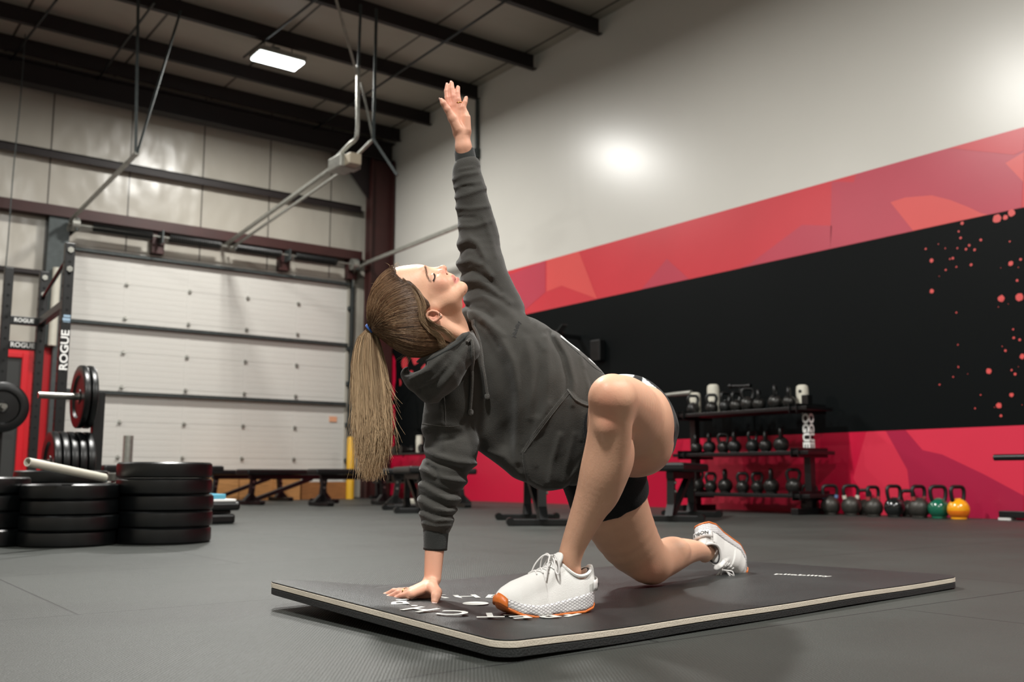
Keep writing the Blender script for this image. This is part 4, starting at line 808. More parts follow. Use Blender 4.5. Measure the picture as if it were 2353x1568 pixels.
def head_f(p, hair=False):
    E = lambda x, y, dd, rx, ry, rd, th=0.0: EL(p, x, y, HD + dd, rx, ry, rd, th)
    d = E(938, 703, 0, 85, 93, 0.076)
    d = smin(d, E(966, 656, 0, 42, 47, 0.058), 0.015)
    d = smin(d, E(1004, 678, 0, 50, 43, 0.054), 0.014)
    d = smin(d, E(1000, 651, 0, 41, 33, 0.042), 0.012)
    d = smin(d, E(1020, 690, 0, 44, 27, 0.046, -0.35), 0.015)
    for s in (-1, 1):
        d = smin(d, seg(p, P(*h_(1002, 708, s * 0.044)), P(*h_(1054, 672, s * 0.016)), 0.0150, 0.0140), 0.018)
        d = smin(d, E(1008, 654, s * 0.034, 24, 21, 0.022), 0.012)
        d = smin(d, E(974, 623, s * 0.024, 8, 12, 0.020), 0.010)
    if hair: return d
    d = smin(d, E(1034, 650, 0, 17, 21, 0.030), 0.010)
    d = smin(d, E(1058, 663, 0, 17, 16, 0.024), 0.010)
    for s in (-1, 1):
        d = smax(d, -E(995, 627, s * 0.048, 9.0, 9, 0.015), 0.009)
        d = smin(d, E(995, 639, s * 0.033, 8.5, 10.5, 0.0150), 0.006)
    d = smin(d, seg(p, P(*h_(984, 623, 0)), P(*h_(1014, 620, 0)), 0.0072, 0.0088), 0.006)
    d = smin(d, E(1018, 618, 0, 9.2, 8.8, 0.0100), 0.004)
    d = smin(d, seg(p, P(*h_(1019, 625, 0)), P(*h_(1030, 634, 0)), 0.0065, 0.006), 0.004)
    for s in (-1, 1):
        d = smax(d, -seg(p, P(*h_(1005, 627, s * 0.031)), P(*h_(1017, 643, s * 0.029)), 0.0016, 0.0014), 0.004)
        d = smin(d, E(1016, 628, s * 0.0145, 9.5, 10, 0.0112), 0.0045)
        d = smax(d, -E(1026, 633, s * 0.0160, 3.2, 4.2, 0.0060, -0.6), 0.0012)
    d = smin(d, seg(p, P(*h_(1040, 638, 0)), P(*h_(1044, 647, -0.017)), 0.0058, 0.0035), 0.003)
    d = smin(d, seg(p, P(*h_(1040, 638, 0)), P(*h_(1044, 647, 0.017)), 0.0058, 0.0035), 0.003)
    d = smin(d, seg(p, P(*h_(1050, 643, 0)), P(*h_(1048, 650, -0.014)), 0.0064, 0.004), 0.0025)
    d = smin(d, seg(p, P(*h_(1050, 643, 0)), P(*h_(1048, 650, 0.014)), 0.0064, 0.004), 0.0025)
    d = smax(d, -seg(p, P(*h_(1045.5, 638, -0.004)), P(*h_(1046.5, 648.5, -0.024)), 0.0013, 0.0010), 0.0015)
    # neck
    n = S(p, [(990, 742, HD, 50), (1018, 774, HD + 0.03, 50), (1038, 806, HD + 0.07, 50)], 0.02)
    n = S(p, [(1034, 712, HD + 0.0, 21), (1056, 752, HD + 0.03, 19), (1060, 800, HD + 0.06, 20)], 0.02, None, n)
    d = smin(d, n, 0.016)
    d = smin(d, S(p, [(1008, 750, HD - 0.040, 9), (1036, 762, HD - 0.020, 8), (1066, 776, HD + 0.012, 7)], 0.01), 0.022)
    # near ear
    for s in (-1, 1):
        d = smin(d, E(997, 727, s * 0.064, 14, 11, 0.010), 0.006)
        hp = [(1010, 722), (1003, 716.5), (993, 714.5), (984, 718), (981, 726), (985, 734), (994, 739), (1003, 737), (1010, 731)]
        hl = None
        for a, b in zip(hp[:-1], hp[1:]):
            q = seg(p, P(*h_(a[0], a[1], s * 0.073)), P(*h_(b[0], b[1], s * 0.073)), 0.0034, 0.0034); hl = q if hl is None else np.minimum(hl, q)
        d = smin(d, hl, 0.003); d = smin(d, E(1012, 727, s * 0.072, 5.5, 6, 0.0045), 0.003)
        d = smax(d, -E(994, 725.5, s * 0.079, 8, 6.5, 0.012), 0.003)
        d = smin(d, seg(p, P(*h_(987, 731, s * 0.070)), P(*h_(1000, 733, s * 0.071)), 0.0026, 0.0022), 0.003)
    return d
def chainw(p, pts, k=0.004, acc=None):
    out = acc
    for a, b in zip(pts[:-1], pts[1:]):
        d = seg(p, a[0], b[0], a[1], b[1]); out = d if out is None else smin(out, d, k)
    return out
Zw = lambda x, y, z: PZ(x, y, z)
def hand_down(p):
    w0 = P(994, 1330, 2.56)
    d = seg(p, P(1000, 1240, 2.585), w0, 0.0268, 0.0222, (F_, 1.1))
    pal = None
    MC = [(Zw(945, 1366, .066), .0092), (Zw(944, 1361, .069), .0108), (Zw(947, 1358.5, .067), .0105), (Zw(954, 1357, .062), .0098)]
    wr = [P(992, 1345, 2.53), P(988, 1344, 2.555), P(985, 1345, 2.575), P(984, 1347, 2.59)]
    for (m, r), q in zip(MC, wr):
        e = seg(p, q, m, 0.0165, r + 0.0012); pal = e if pal is None else smin(pal, e, 0.010)
    pal = smin(pal, seg(p, Zw(988, 1362, .060), Zw(955, 1371, .052), 0.0150, 0.0105), 0.012)
    d = smin(d, pal, 0.012)
    fg = [[(MC[0][0], .0104), (Zw(924, 1371, .056), .0086), (Zw(911, 1377, .047), .0078), (Zw(903, 1382, .0435), .0070)],
          [(MC[1][0], .0104), (Zw(915, 1364, .060), .0090), (Zw(894, 1374, .048), .0080), (Zw(881, 1380, .0435), .0071)],
          [(MC[2][0], .0100), (Zw(905, 1360, .058), .0086), (Zw(886, 1369, .047), .0077), (Zw(873, 1376, .043), .0069)],
          [(MC[3][0], .0092), (Zw(917, 1358, .053), .0076), (Zw(893, 1366, .0455), .0068), (Zw(876, 1370.5, .042), .0060)]]
    for f in fg: d = smin(d, chainw(p, f, .003), 0.0045)
    th = [(P(994, 1352, 2.50), .0165), (P(1003, 1362, 2.475), .0135), (P(1002, 1371, 2.455), .0118), (P(999, 1382.5, 2.445), .0092)]
    d = smin(d, chainw(p, th, .005), 0.008)
    return d
def hand_up(p):
    W = lambda x, y, dd, r: (P(x, y, 2.81 + dd), r * 2.81 / FPX)
    d = chainw(p, [W(1070, 375, 0.01, 19), W(1065, 338, 0, 18), W(1062, 312, 0, 17.5)], .008)
    MC = [W(1033, 245, 0, 8.6), W(1044, 242, .002, 8.6), W(1056, 248, .002, 8.2), W(1069, 262, 0, 7.8)]; WR = [W(1051, 303, 0, 11), W(1058, 304, .002, 11), W(1065, 304, .002, 11), W(1071, 303, 0, 10)]
    pal = None
    for m, q in zip(MC, WR):
        e = seg(p, q[0], m[0], q[1], m[1], (F_, 1.15)); pal = e if pal is None else smin(pal, e, 0.008)
    pal = smin(pal, chainw(p, [W(1073, 298, -.008, 9), W(1073, 270, -.008, 8)], .006), .010)
    d = smin(d, pal, .012)
    fg = [[MC[0], W(1028.5, 226, .0, 6.8), W(1026.5, 210, .004, 6.2), W(1028, 197, .008, 5.2)],
          [MC[1], W(1041, 222, .0, 6.9), W(1038.5, 205, .005, 6.3), W(1037.5, 192, .010, 5.2)],
          [MC[2], W(1053, 230, .0, 6.6), W(1051, 214, .004, 6.1), W(1052.5, 202, .008, 5.0)],
          [MC[3], W(1065, 247, -.002, 6.0), W(1068.5, 235, .0, 5.6), W(1071, 226, .003, 4.6)]]
    for f in fg: d = smin(d, chainw(p, f, .002), 0.0035)
    d = smin(d, chainw(p, [W(1053, 297, -.012, 11.5), W(1040, 272, -.018, 10.5), W(1028, 251, -.026, 7.6), W(1019, 237, -.03, 6.5), W(1014.5, 230, -.03, 4.6)], .005), 0.008)
    return d
def bbox(pts, pad):
    a = np.array(pts); return a.min(0) - pad, a.max(0) + pad
parts = []
lo, hi = bbox([P(*a[:3]) for a in THL + SHL + THR + SHR] + [P(1068, 365, 2.82), P(1000, 1240, 2.585), P(1020, 765, 2.6)], 0.14)
parts.append(('b', mesh_sdf(body_f, lo, hi, 0.0045, 2)))
lo, hi = bbox([P(850, 610, HD), P(1080, 830, HD), P(850, 830, HD), P(1080, 610, HD)], 0.02); lo -= np.abs(F_) * 0.09; hi += np.abs(F_) * 0.12
parts.append(('h', mesh_sdf(head_f, lo, hi, 0.0019, 1)))
lo, hi = bbox([P(1000, 1240, 2.585), PZ(870, 1384, .03), PZ(1005, 1392, .03), PZ(950, 1355, .05), P(1005, 1390, 2.42)], 0.045); parts.append(('d', mesh_sdf(hand_down, lo, hi, 0.0016, 1)))
lo, hi = bbox([P(1070, 378, 2.83), P(1010, 185, 2.76), P(1085, 185, 2.85)], 0.05); parts.append(('u', mesh_sdf(hand_up, lo, hi, 0.0016, 1)))
V_, Fc_, Cc_ = [], [], []; n0 = 0
for key, (v, f) in parts:
    x, y, d = topx(v); c = np.tile(skinc, (len(v), 1))
    def tint(m, rgb, a): 
        m = (np.clip(m, 0, 1) * a)[:, None]; c[:] = c * (1 - m) + np.array(lin(rgb)) * m
    if key == 'b':
        for cx_, cy_, r_ in ((1392, 925, 45), (1400, 975, 30), (1495, 1318, 38), (1320, 1322, 18)): tint(1.2 - np.hypot(x - cx_, y - cy_) / r_, (200, 122, 100), 0.4)
        zz = seg(v.astype(np.float32), P(1450, 1060, 2.55), P(1500, 1040, 2.58), .05, .05); tint(1 - zz / 0.04, (205, 130, 112), 0.35)
    if key == 'h':
        near = np.exp(-((x - 1010) ** 2 + (y - 655) ** 2) / 500.0); tint(near, (214, 138, 118), 0.4)
        tint(np.exp(-((x - 1018) ** 2 + (y - 622) ** 2) / 160.0), (206, 116, 98), 0.5)
        tint(np.exp(-((x - 998) ** 2 + (y - 727) ** 2) / 300.0) * (d < HD - 0.04), (204, 112, 96), 0.5)
        lip = np.minimum(line_d(x, y, [(1040, 635), (1044, 643), (1046, 648.5)]) - 1.0, line_d(x, y, [(1052, 640), (1050, 646), (1047, 649)]) - 1.2)
        tint(1 - lip / 4.0, (184, 92, 92), 0.75); tint(1 - line_d(x, y, [(1046, 638), (1046.5, 648.5)]) / 1.6, (120, 50, 48), 0.7)
        tint(1.3 - line_d(x, y, [(977, 611), (979, 620), (982, 634), (990, 647)]) / 3.0, (112, 70, 46), 0.55)
        tint(1.2 - np.hypot(x - 1068, y - 671) / 1.6, (120, 66, 48), 0.9)
    if key in 'du':
        tint(np.exp(-((x - (905 if key == 'd' else 1040)) ** 2 / 900.0 + (y - (1378 if key == 'd' else 225)) ** 2 / 900.0)), (214, 124, 110), 0.45)
        tint(np.ones(len(v)), (222, 160, 140), 0.35)
    V_.append(v); Fc_.append(f + n0); Cc_.append(c); n0 += len(v)
person = mesh_obj('person', np.concatenate(V_), np.concatenate(Fc_), M['skin'], None, True, None, 0, (1.75, 2.05, MT))
set_col(person, np.concatenate(Cc_))
tag(person, 'person in a charcoal hoodie twisting in a low lunge, one arm raised straight up', 'person')
# ---- fingernails, rings, studs
M['nail'] = mat('pale_nail_polish', (236, 200, 190), 0.12, coat=0.8); M['gold'] = mat('gold', (212, 160, 84), 0.2, 1.0)
def nail(c, a, nrm, L=0.0065, W=0.0050, par=None):
    a = np.array(a, float); a /= np.linalg.norm(a); nrm = np.array(nrm, float); nrm -= a * (a @ nrm); nrm /= np.linalg.norm(nrm); b = np.cross(nrm, a); vs = []; fs = []
    for i in range(7):
        t = -1 + 2 * i / 6; wv = W * math.sqrt(max(0.05, 1 - (max(0, t) ** 2) * 0.7)) * (0.9 if t < -0.8 else 1)
        for k in range(5): s_2 = -1 + k / 2; vs.append(np.array(c) + a * L * t + b * wv * s_2 - nrm * 0.0022 * s_2 * s_2)
    for i in range(6):
        for k in range(4): q = i * 5 + k; fs.append((q, q + 1, q + 6, q + 5))
    return mesh_obj('fingernail', vs, fs, M['nail'], None, True, par)
up_ = np.array([0, 0, 1.0])
for tip, dip in (((903, 1382, .0435), (911, 1377, .047)), ((881, 1380, .0435), (894, 1374, .048)), ((873, 1376, .043), (886, 1369, .047)), ((876, 1370.5, .042), (893, 1366, .0455))):
    t_, d_ = Zw(*tip), Zw(*dip); ax = t_ - d_; ax /= np.linalg.norm(ax); nail(t_ + ax * 0.001 + up_ * 0.0066 - F_ * 0.002, ax, up_ - F_ * 0.5, par=person)
t_, d_ = P(999, 1382.5, 2.445), P(1002, 1371, 2.455); ax = (t_ - d_) / np.linalg.norm(t_ - d_); nail(t_ - ax * 0.002 - F_ * 0.0092, ax, -F_ + up_ * 0.2, 0.008, 0.0066, person)
for x, y, dd in ((1026.5, 189.5, .010), (1036, 184.8, .012), (1051.5, 196, .010), (1071.5, 220.5, .004)):
    q = P(x, y + 5, 2.81 + dd); nail(q + F_ * 0.0046, U_, F_ - 0.2 * R_, 0.0070, 0.0040, person)
nail(P(1014.0, 231, 2.78) - R_ * 0.0035, P(1012, 226, 2.78) - P(1020, 238, 2.78), -R_ - 0.6 * F_, 0.008, 0.005, person)
def ringobj(c, ax, r, w=0.0012):
    b = MB(); ax = ax / np.linalg.norm(ax); b.lathe([(r, -w), (r + 0.0012, -w * 0.6), (r + 0.0015, 0), (r + 0.0012, w * 0.6), (r, w)], c, ax, 28); return obj('finger_ring', b, 'gold', person, smooth=True)
a_, b_ = Zw(944, 1361, .069), Zw(915, 1364, .060); ringobj(a_ * 0.62 + b_ * 0.38, b_ - a_, 0.0105, 0.0022)
a_, b_ = P(1056, 248, 2.812), P(1053, 230, 2.81); ringobj(a_ * 0.35 + b_ * 0.65, b_ - a_, 0.0092)
stud = MB(); c = P(1013, 727, HD - 0.079); stud.lathe([(0, 0.002), (0.0018, 0.001), (0.002, 0), (0, -0.001)], c, -F_, 12); obj('ear_stud', stud, 'steel', person, smooth=True)
stud = MB(); c = P(1010, 720, HD - 0.078); stud.lathe([(0, 0.002), (0.0015, 0.001), (0.0016, 0), (0, -0.001)], c, -F_, 12); obj('ear_stud', stud, 'steel', person, smooth=True)
# closed eyelashes and eyebrow hairs
M['lash'] = mat('dark_lash', (40, 28, 24), 0.6)
hb = BVHTree.FromPolygons([Vector(q) for q in parts[1][1][0]], [tuple(int(i) for i in f) for f in parts[1][1][1]])
def cast(tree, x, y, off=0.0):
    r = ray(x, y); h = tree.ray_cast(Vector(C_), Vector(r).normalized(), 10)
    if h[0] is None: return None, None
    return np.array(h[0]) + np.array(h[1]) * off, np.array(h[1])
lm = MB()
for i in range(22):
    t = i / 21; x, y = 995.5 + 3.0 * math.sin(t * math.pi) - t * 1.0, 629.5 + 15 * t; q, n = cast(hb, x, y, 0.0003)
    if q is None: continue
    e2_ = cast(hb, x + 2.8 + 0.6 * t, y + 1.0 + t * 2.2, 0.002)[0]
    if e2_ is None: continue
    lm.tube([q, (q + e2_) / 2 + n * 0.001, e2_ + n * 0.001], [0.0006, 0.0005, 0.0002], 4)
    q2, n2 = cast(hb, x + 0.6, y + 0.7, 0.0004)
    if q2 is not None: lm.tube([q, q2], [0.0008, 0.0008], 4)
obj('eyelashes', lm, 'lash', person)
bm_ = MB(); brow = spline([(977, 611, 0), (979, 620, 0), (982, 634, 0), (989, 646, 0)], 30)
for i, q in enumerate(brow[:-1]):
    for k in range(1):
        x, y = q[0] + random.uniform(-1.6, 1.6), q[1] + random.uniform(-0.5, 0.5); a_, n_ = cast(hb, x, y, 0.0002); b2_, _ = cast(hb, x + random.uniform(-1.8, 0.6), y + 3.6, 0.0007)
        if a_ is not None and b2_ is not None and np.linalg.norm(a_ - b2_) < 0.012: bm_.tube([a_, b2_], [0.0003, 0.00012], 3)
obj('eyebrow', bm_, mat('brown_brow', (92, 62, 42), 0.6), person)
# ================================================================== CLOTHING
M['cloth'] = mat('washed_charcoal_fleece', (64, 63, 60), 0.9, bump=0.25, bscale=420, attr='Col', var=0.16, vscale=9, spec=0.15, sheen=0.25)
M['rib'] = mat('charcoal_rib_knit', (50, 52, 51), 0.9, bump=0.2, bscale=300, var=0.1, vscale=20, spec=0.15, sheen=0.2)
def gs(d, w): return np.exp(-(d / w) ** 2)
UPF = [([(1043, 412), (1062, 402), (1098, 396)], 5, 3.5), ([(1042, 455), (1070, 447), (1115, 432)], 6, 4), ([(1048, 478), (1080, 480), (1122, 474)], 5, 3.5), ([(1056, 520), (1090, 520), (1128, 508)], 6, 4),
       ([(1054, 560), (1078, 548), (1096, 560), (1112, 596)], 9, 7), ([(1050, 590), (1070, 570), (1092, 572), (1106, 598)], 6, -6), ([(1052, 606), (1080, 598), (1110, 610), (1128, 634)], 8, 7),
       ([(1056, 630), (1085, 622), (1118, 640), (1150, 672)], 6, -6), ([(1066, 645), (1100, 645), (1140, 668), (1170, 694)], 8, 6), ([(1066, 668), (1100, 664), (1140, 684)], 5, -4),
       ([(1070, 690), (1110, 682), (1150, 700), (1180, 722)], 8, 5), ([(1078, 706), (1110, 712), (1130, 730)], 6, -5), ([(1112, 500), (1128, 545), (1140, 590)], 6, 3), ([(1060, 430), (1085, 428)], 4, -3), ([(1058, 500), (1090, 500)], 4, -3),
       ([(1056, 390), (1090, 384)], 3, 2.5), ([(1045, 432), (1070, 422), (1105, 418)], 4, 2.5)]
DNF = [([(975, 985), (1010, 975), (1060, 985)], 8, 5), ([(974, 1030), (1005, 1048), (1050, 1062), (1098, 1068)], 8, 7), ([(975, 1050), (1010, 1066), (1060, 1078)], 5, -6), ([(968, 1078), (1000, 1094), (1035, 1103), (1072, 1108)], 8, 8),
       ([(985, 1070), (1000, 1082), (1006, 1100)], 5, -6), ([(968, 1105), (1000, 1122), (1035, 1135), (1064, 1130)], 6, -6), ([(966, 1112), (1000, 1134), (1030, 1148), (1058, 1150)], 8, 7), ([(964, 1135), (1000, 1155), (1030, 1166), (1050, 1164)], 5, -5),
       ([(964, 1150), (995, 1168), (1030, 1176), (1050, 1172)], 7, 6), ([(965, 1170), (1000, 1186), (1040, 1186)], 4, -4), ([(966, 1182), (1000, 1197), (1040, 1196)], 6, 5), ([(972, 1203), (1000, 1211), (1036, 1208)], 4, 4), ([(978, 1008), (1010, 1015), (1040, 1010)], 6, -3)]
TOF = [([(1255, 775), (1262, 850), (1256, 930), (1245, 985)], 9, 5), ([(1228, 770), (1238, 850), (1232, 950)], 8, -3), ([(1210, 780), (1222, 860), (1218, 960)], 9, 4), ([(1262, 768), (1290, 815), (1304, 870), (1300, 930), (1290, 990)], 8, -7),
       ([(1275, 772), (1305, 820), (1320, 880), (1316, 930)], 7, 6), ([(1335, 820), (1350, 870), (1356, 905)], 5, 3.5), ([(1345, 850), (1362, 895)], 4, -3), ([(1110, 735), (1150, 775), (1178, 830), (1190, 900), (1190, 960), (1186, 1030), (1188, 1060)], 10, 8),
       ([(1088, 755), (1124, 795), (1152, 845), (1166, 905), (1166, 970), (1160, 1020)], 17, -12), ([(1300, 920), (1290, 990), (1270, 1060), (1262, 1110)], 7, 6), ([(1236, 960), (1226, 1020), (1232, 1070)], 6, 3), ([(1262, 930), (1240, 975), (1222, 1010)], 8, 3),
       ([(1010, 930), (1020, 990), (1018, 1030)], 8, 3), ([(1130, 700), (1170, 725), (1215, 755), (1250, 800)], 10, 4), ([(1085, 715), (1120, 740), (1160, 770)], 6, 4), ([(1088, 735), (1120, 760), (1145, 800)], 5, -4),
       ([(1120, 1040), (1160, 1050), (1195, 1090)], 6, 3), ([(1320, 1000), (1305, 1060), (1295, 1110)], 7, 4), ([(1345, 950), (1335, 1010)], 6, 3)]
HOF = [([(1062, 770), (1020, 815), (985, 850), (945, 868)], 6, 5), ([(1066, 785), (1035, 840), (1000, 880), (965, 895)], 6, -5), ([(1070, 800), (1040, 860), (1005, 905), (985, 920)], 8, 5), ([(1052, 800), (1000, 862), (950, 885)], 5, -3)]
POCK = [(1306, 894), (1330, 918), (1368, 934), (1372, 1010), (1330, 1080), (1296, 1128), (1250, 1128), (1213, 1108), (1198, 1040), (1250, 965)]
def hoodie_core(p, full=False):
    sq = (F_, 1.32)
    t = S(p, [(1110, 795, 2.745, 100), (1190, 868, 2.745, 136), (1285, 945, 2.735, 134), (1342, 985, 2.745, 104)], 0.03, sq)
    t = smin(t, S(p, [(1110, 955, 2.72, 70), (1160, 1010, 2.715, 56), (1205, 1050, 2.70, 52)], 0.03, (F_, 1.2)), 0.035)
    t = smin(t, S(p, [(1250, 1020, 2.69, 62), (1252, 1068, 2.685, 54), (1258, 1084, 2.68, 46)], 0.03, (F_, 1.15)), 0.03)
    t = smin(t, S(p, [(1290, 1030, 2.70, 62), (1318, 1070, 2.70, 46)], 0.03, (F_, 1.15)), 0.03)
    # raised sleeve
    up = S(p, [(1074, 386, 2.82, 30), (1073, 398, 2.82, 32.5), (1085, 466, 2.81, 38), (1099, 536, 2.805, 44), (1106, 604, 2.795, 53), (1124, 672, 2.785, 58), (1140, 720, 2.775, 66)], 0.02)
    t = smin(t, up, 0.018)
    # planted sleeve
    dn = S(p, [(1062, 880, 2.70, 66), (1044, 935, 2.68, 68), (1035, 985, 2.66, 63), (1042, 1035, 2.64, 58), (1022, 1075, 2.63, 55), (1014, 1120, 2.62, 50), (1006, 1165, 2.605, 43), (1004, 1196, 2.595, 37), (1003, 1212, 2.59, 29)], 0.02)
    t = smin(t, dn, 0.022)
    # hood lying round the neck
    hd = S(p, [(1070, 745, 2.60, 17), (1060, 790, 2.575, 36), (1018, 842, 2.555, 50), (972, 868, 2.565, 38), (940, 860, 2.58, 20)], 0.015)
    hd = smin(hd, S(p, [(1015, 862, 2.57, 44), (992, 898, 2.575, 31)], 0.02), 0.02)
    hd = smin(hd, S(p, [(1086, 748, 2.66, 8), (1086, 768, 2.62, 18), (1072, 800, 2.58, 34)], 0.02), 0.02)
    t = smin(t, hd, 0.010)
    return t
NECKP = [(1040, 660), (1058, 692), (1068, 704), (1075, 726), (1078, 748), (1066, 768), (1046, 786), (1018, 802), (975, 823), (940, 832), (915, 846), (880, 800), (900, 660)]
def hoodie_f(p):
    t = hoodie_core(p)
    # neck opening and the cavity of the hood
    x0_, y0_, d0_ = topx(p.astype(np.float64)); cut = np.maximum(poly_sd(x0_, y0_, NECKP) * 2.55 / FPX, d0_ - 2.70); t = smax(t, -cut.astype(np.float32), 0.006)
    t = smax(t, -EL(p, 958, 846, 2.545, 34, 11, 0.060, 0.42), 0.008)
    if len(p) > 200 and np.ptp(p[:, 0]) < 3:
        x, y, d = topx(p.astype(np.float64)); m = np.abs(t) < 0.045
        xm, ym, dm = x[m], y[m], d[m]; disp = np.zeros(m.sum())
        for grp, x0, x1, y0, y1 in ((UPF, 1025, 1200, 370, 750), (DNF, 950, 1110, 960, 1225), (TOF, 990, 1420, 690, 1140), (HOF, 920, 1085, 745, 940)):
            k = (xm > x0) & (xm < x1) & (ym > y0) & (ym < y1)
            if not k.any(): continue
            xx, yy = xm[k], ym[k]; dd = np.zeros(k.sum())
            for pts, w_, a_ in grp: dd += a_ * (0.0013 if grp is TOF else 0.0012) * gs(line_d(xx, yy, pts), w_)
            disp[k] += dd
        k = (xm > 1185) & (ym > 880) & (ym < 1140) & (dm < 2.8)
        sd = poly_sd(xm[k], ym[k], POCK); disp[k] += 0.0045 / (1 + np.exp(sd * 1.2)) + 0.002 * gs(sd + 6, 2.0) - 0.0022 * gs(sd - 1.5, 2.0)
        q = p[m].astype(np.float64)
        # soft rumple of the cloth
        n = np.sin(q @ np.array([31., 12, 22]) + 2.1 * np.sin(q @ np.array([9., -24, 14]))) + 0.6 * np.sin(q @ np.array([-22., 40, 51]) + 1.7 * np.sin(q @ np.array([33., 8, -18])))
        disp += 0.0016 * n; tt = t[m] - disp; t = t.copy(); t[m] = tt
    # seam along the side, stitched lines are added as thin cords
    return t
lo, hi = bbox([P(1010, 380, 2.9), P(1100, 380, 2.7), P(915, 880, 2.5), P(975, 1210, 2.55), P(1440, 860, 2.95), P(1440, 1130, 2.6), P(1200, 1130, 2.9), P(1250, 740, 2.5), P(1200, 900, 3.0)], 0.05)
hv, hf = mesh_sdf(hoodie_f, lo, hi, 0.0036, 1)
hoodie = mesh_obj('hoodie', hv, hf, M['cloth'], None, True, person)
x, y, d = topx(hv); base = np.array(lin((62, 61, 58))); c = np.tile(base, (len(hv), 1))
# white print on the back and its lit rim, both coloured in beyond the seam
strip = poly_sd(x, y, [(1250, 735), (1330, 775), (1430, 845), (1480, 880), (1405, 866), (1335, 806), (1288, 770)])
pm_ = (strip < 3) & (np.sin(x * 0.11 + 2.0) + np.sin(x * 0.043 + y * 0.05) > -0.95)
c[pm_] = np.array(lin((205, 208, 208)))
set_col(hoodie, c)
htree = BVHTree.FromPolygons([Vector(q) for q in hv], [tuple(int(i) for i in f) for f in hf])
def cord(name, pts, r, m, par, n=7, seg_=6, off=0.0, close=False):
    q = spline([(a, b, 0) for a, b in pts], seg_); out = []
    for s_2 in q:
        h, nn = cast(htree, s_2[0], s_2[1], off)
        if h is not None and (not out or np.linalg.norm(h - out[-1]) < 0.09): out.append(h)
    o3 = [out[0]] + [(out[i - 1] + out[i] * 2 + out[i + 1]) / 4 for i in range(1, len(out) - 1)] + [out[-1]]
    return obj(name, MB().tube(o3, r, n), m, par, smooth=True)
M['cordm'] = mat('charcoal_cord', (74, 72, 68), 0.85, bump=0.5, bscale=500, var=0.1, vscale=30, sheen=0.3)
for nm, pts in (('drawstring', [(1072, 790), (1079, 782), (1083, 800), (1084, 860), (1081, 905), (1078, 940), (1078, 950)]), ('drawstring', [(1086, 735), (1096, 770), (1106, 810), (1112, 850), (1118, 888), (1121, 905), (1124, 912)])):
    cord(nm, pts, 0.0042, M['cordm'], hoodie, 8, 7, 0.006)
for x_, y_ in ((1078, 948), (1121, 910)):
    q, n_ = cast(htree, x_, y_, 0.008); obj('cord_knot', MB().lathe([(0, -.009), (.006, -.006), (.0075, 0), (.006, .006), (0, .009)], q, up_, 12), M['cordm'], hoodie, smooth=True)
cord('seam', [(1289, 777), (1315, 800), (1340, 822), (1365, 845), (1393, 862)], 0.0014, M['rib'], hoodie, 5, 6, 0.0)
for o_ in (0, 5):
    cord('pocket_stitching', [(1305 + o_, 897 + o_), (1278 + o_, 930 + o_), (1250 + o_, 966 + o_), (1222 + o_, 1004 + o_), (1200 + o_, 1040)], 0.0010, M['cordm'], hoodie, 5, 6, 0.0004)
cord('pocket_edge', [(1304, 896), (1312, 906), (1322, 919), (1340, 929), (1358, 934)], 0.0026, M['cordm'], hoodie, 6, 6, 0.0012)
cord('pocket_stitching', [(1200, 1040), (1203, 1070), (1210, 1104)], 0.0010, M['cordm'], hoodie, 5, 6, 0.0004)
cord('seam', [(970, 974), (1000, 978), (1030, 981), (1056, 980)], 0.0012, M['cordm'], hoodie, 5, 6, 0.0003)
cord('seam', [(1020, 905), (1023, 940), (1024, 978)], 0.0012, M['cordm'], hoodie, 5, 6, 0.0003)
cord('hood_rim', [(935, 840), (962, 834), (990, 825), (1022, 808), (1048, 792), (1070, 773), (1083, 751), (1081, 725), (1073, 704)], 0.0034, M['rib'], hoodie, 8, 7, -0.001)
# chest wordmark wrapped on the cloth
v, f = text_mesh('pliability', 12.6, 0.0, 0.12); a = math.radians(70.5); pv = []; ok = True
for q in v:
    xx, yy = 1186.5 + q[0] * math.cos(a) * 0.93 + q[1] * math.sin(a) * -1.0, 757 - q[0] * math.sin(a) * 0.93 - q[1] * math.cos(a) * -1.0 * -1
    h, n_ = cast(htree, xx, yy, 0.0012); pv.append(h if h is not None else pv[-1])
mesh_obj('chest_wordmark', pv, f, mat('black_embroidery', (10, 11, 11), 0.7), None, False, hoodie)
# ribbed cuffs
def cuff(pts, par):
    q = spline([np.array(a, float) for a in pts], 4); n = 88; vs = []; fs = []
    C3 = [P(*a[:3]) for a in q]; prof = [(C3[i], q[i][3] * q[i][2] / FPX) for i in range(len(q))]
    ax = C3[-1] - C3[0]; ax /= np.linalg.norm(ax); u = np.cross(ax, F_); u /= np.linalg.norm(u); w_ = np.cross(ax, u)
    prof = prof + [(prof[-1][0] - ax * 0.001, prof[-1][1] - 0.003), (prof[-1][0] - ax * 0.02, prof[-1][1] - 0.0035)]
    for c_, r in prof:
        for k in range(n):
            t = 2 * math.pi * k / n; rr = r * (1.0 + (0.018 if k % 2 else -0.012)); vs.append(c_ + rr * (math.cos(t) * u + math.sin(t) * w_))
    for i in range(len(prof) - 1):
        for k in range(n): fs.append((i * n + k, i * n + (k + 1) % n, (i + 1) * n + (k + 1) % n, (i + 1) * n + k))
    return mesh_obj('cuff', vs, fs, M['rib'], None, True, par)
cuff([(1074, 388, 2.82, 26), (1072, 376, 2.82, 24.5), (1069, 360, 2.82, 23.5), (1067, 345, 2.822, 23)], hoodie)
cuff([(1003, 1206, 2.592, 28), (1002, 1218, 2.59, 29), (1001, 1240, 2.588, 28), (1000, 1264, 2.585, 27)], hoodie)
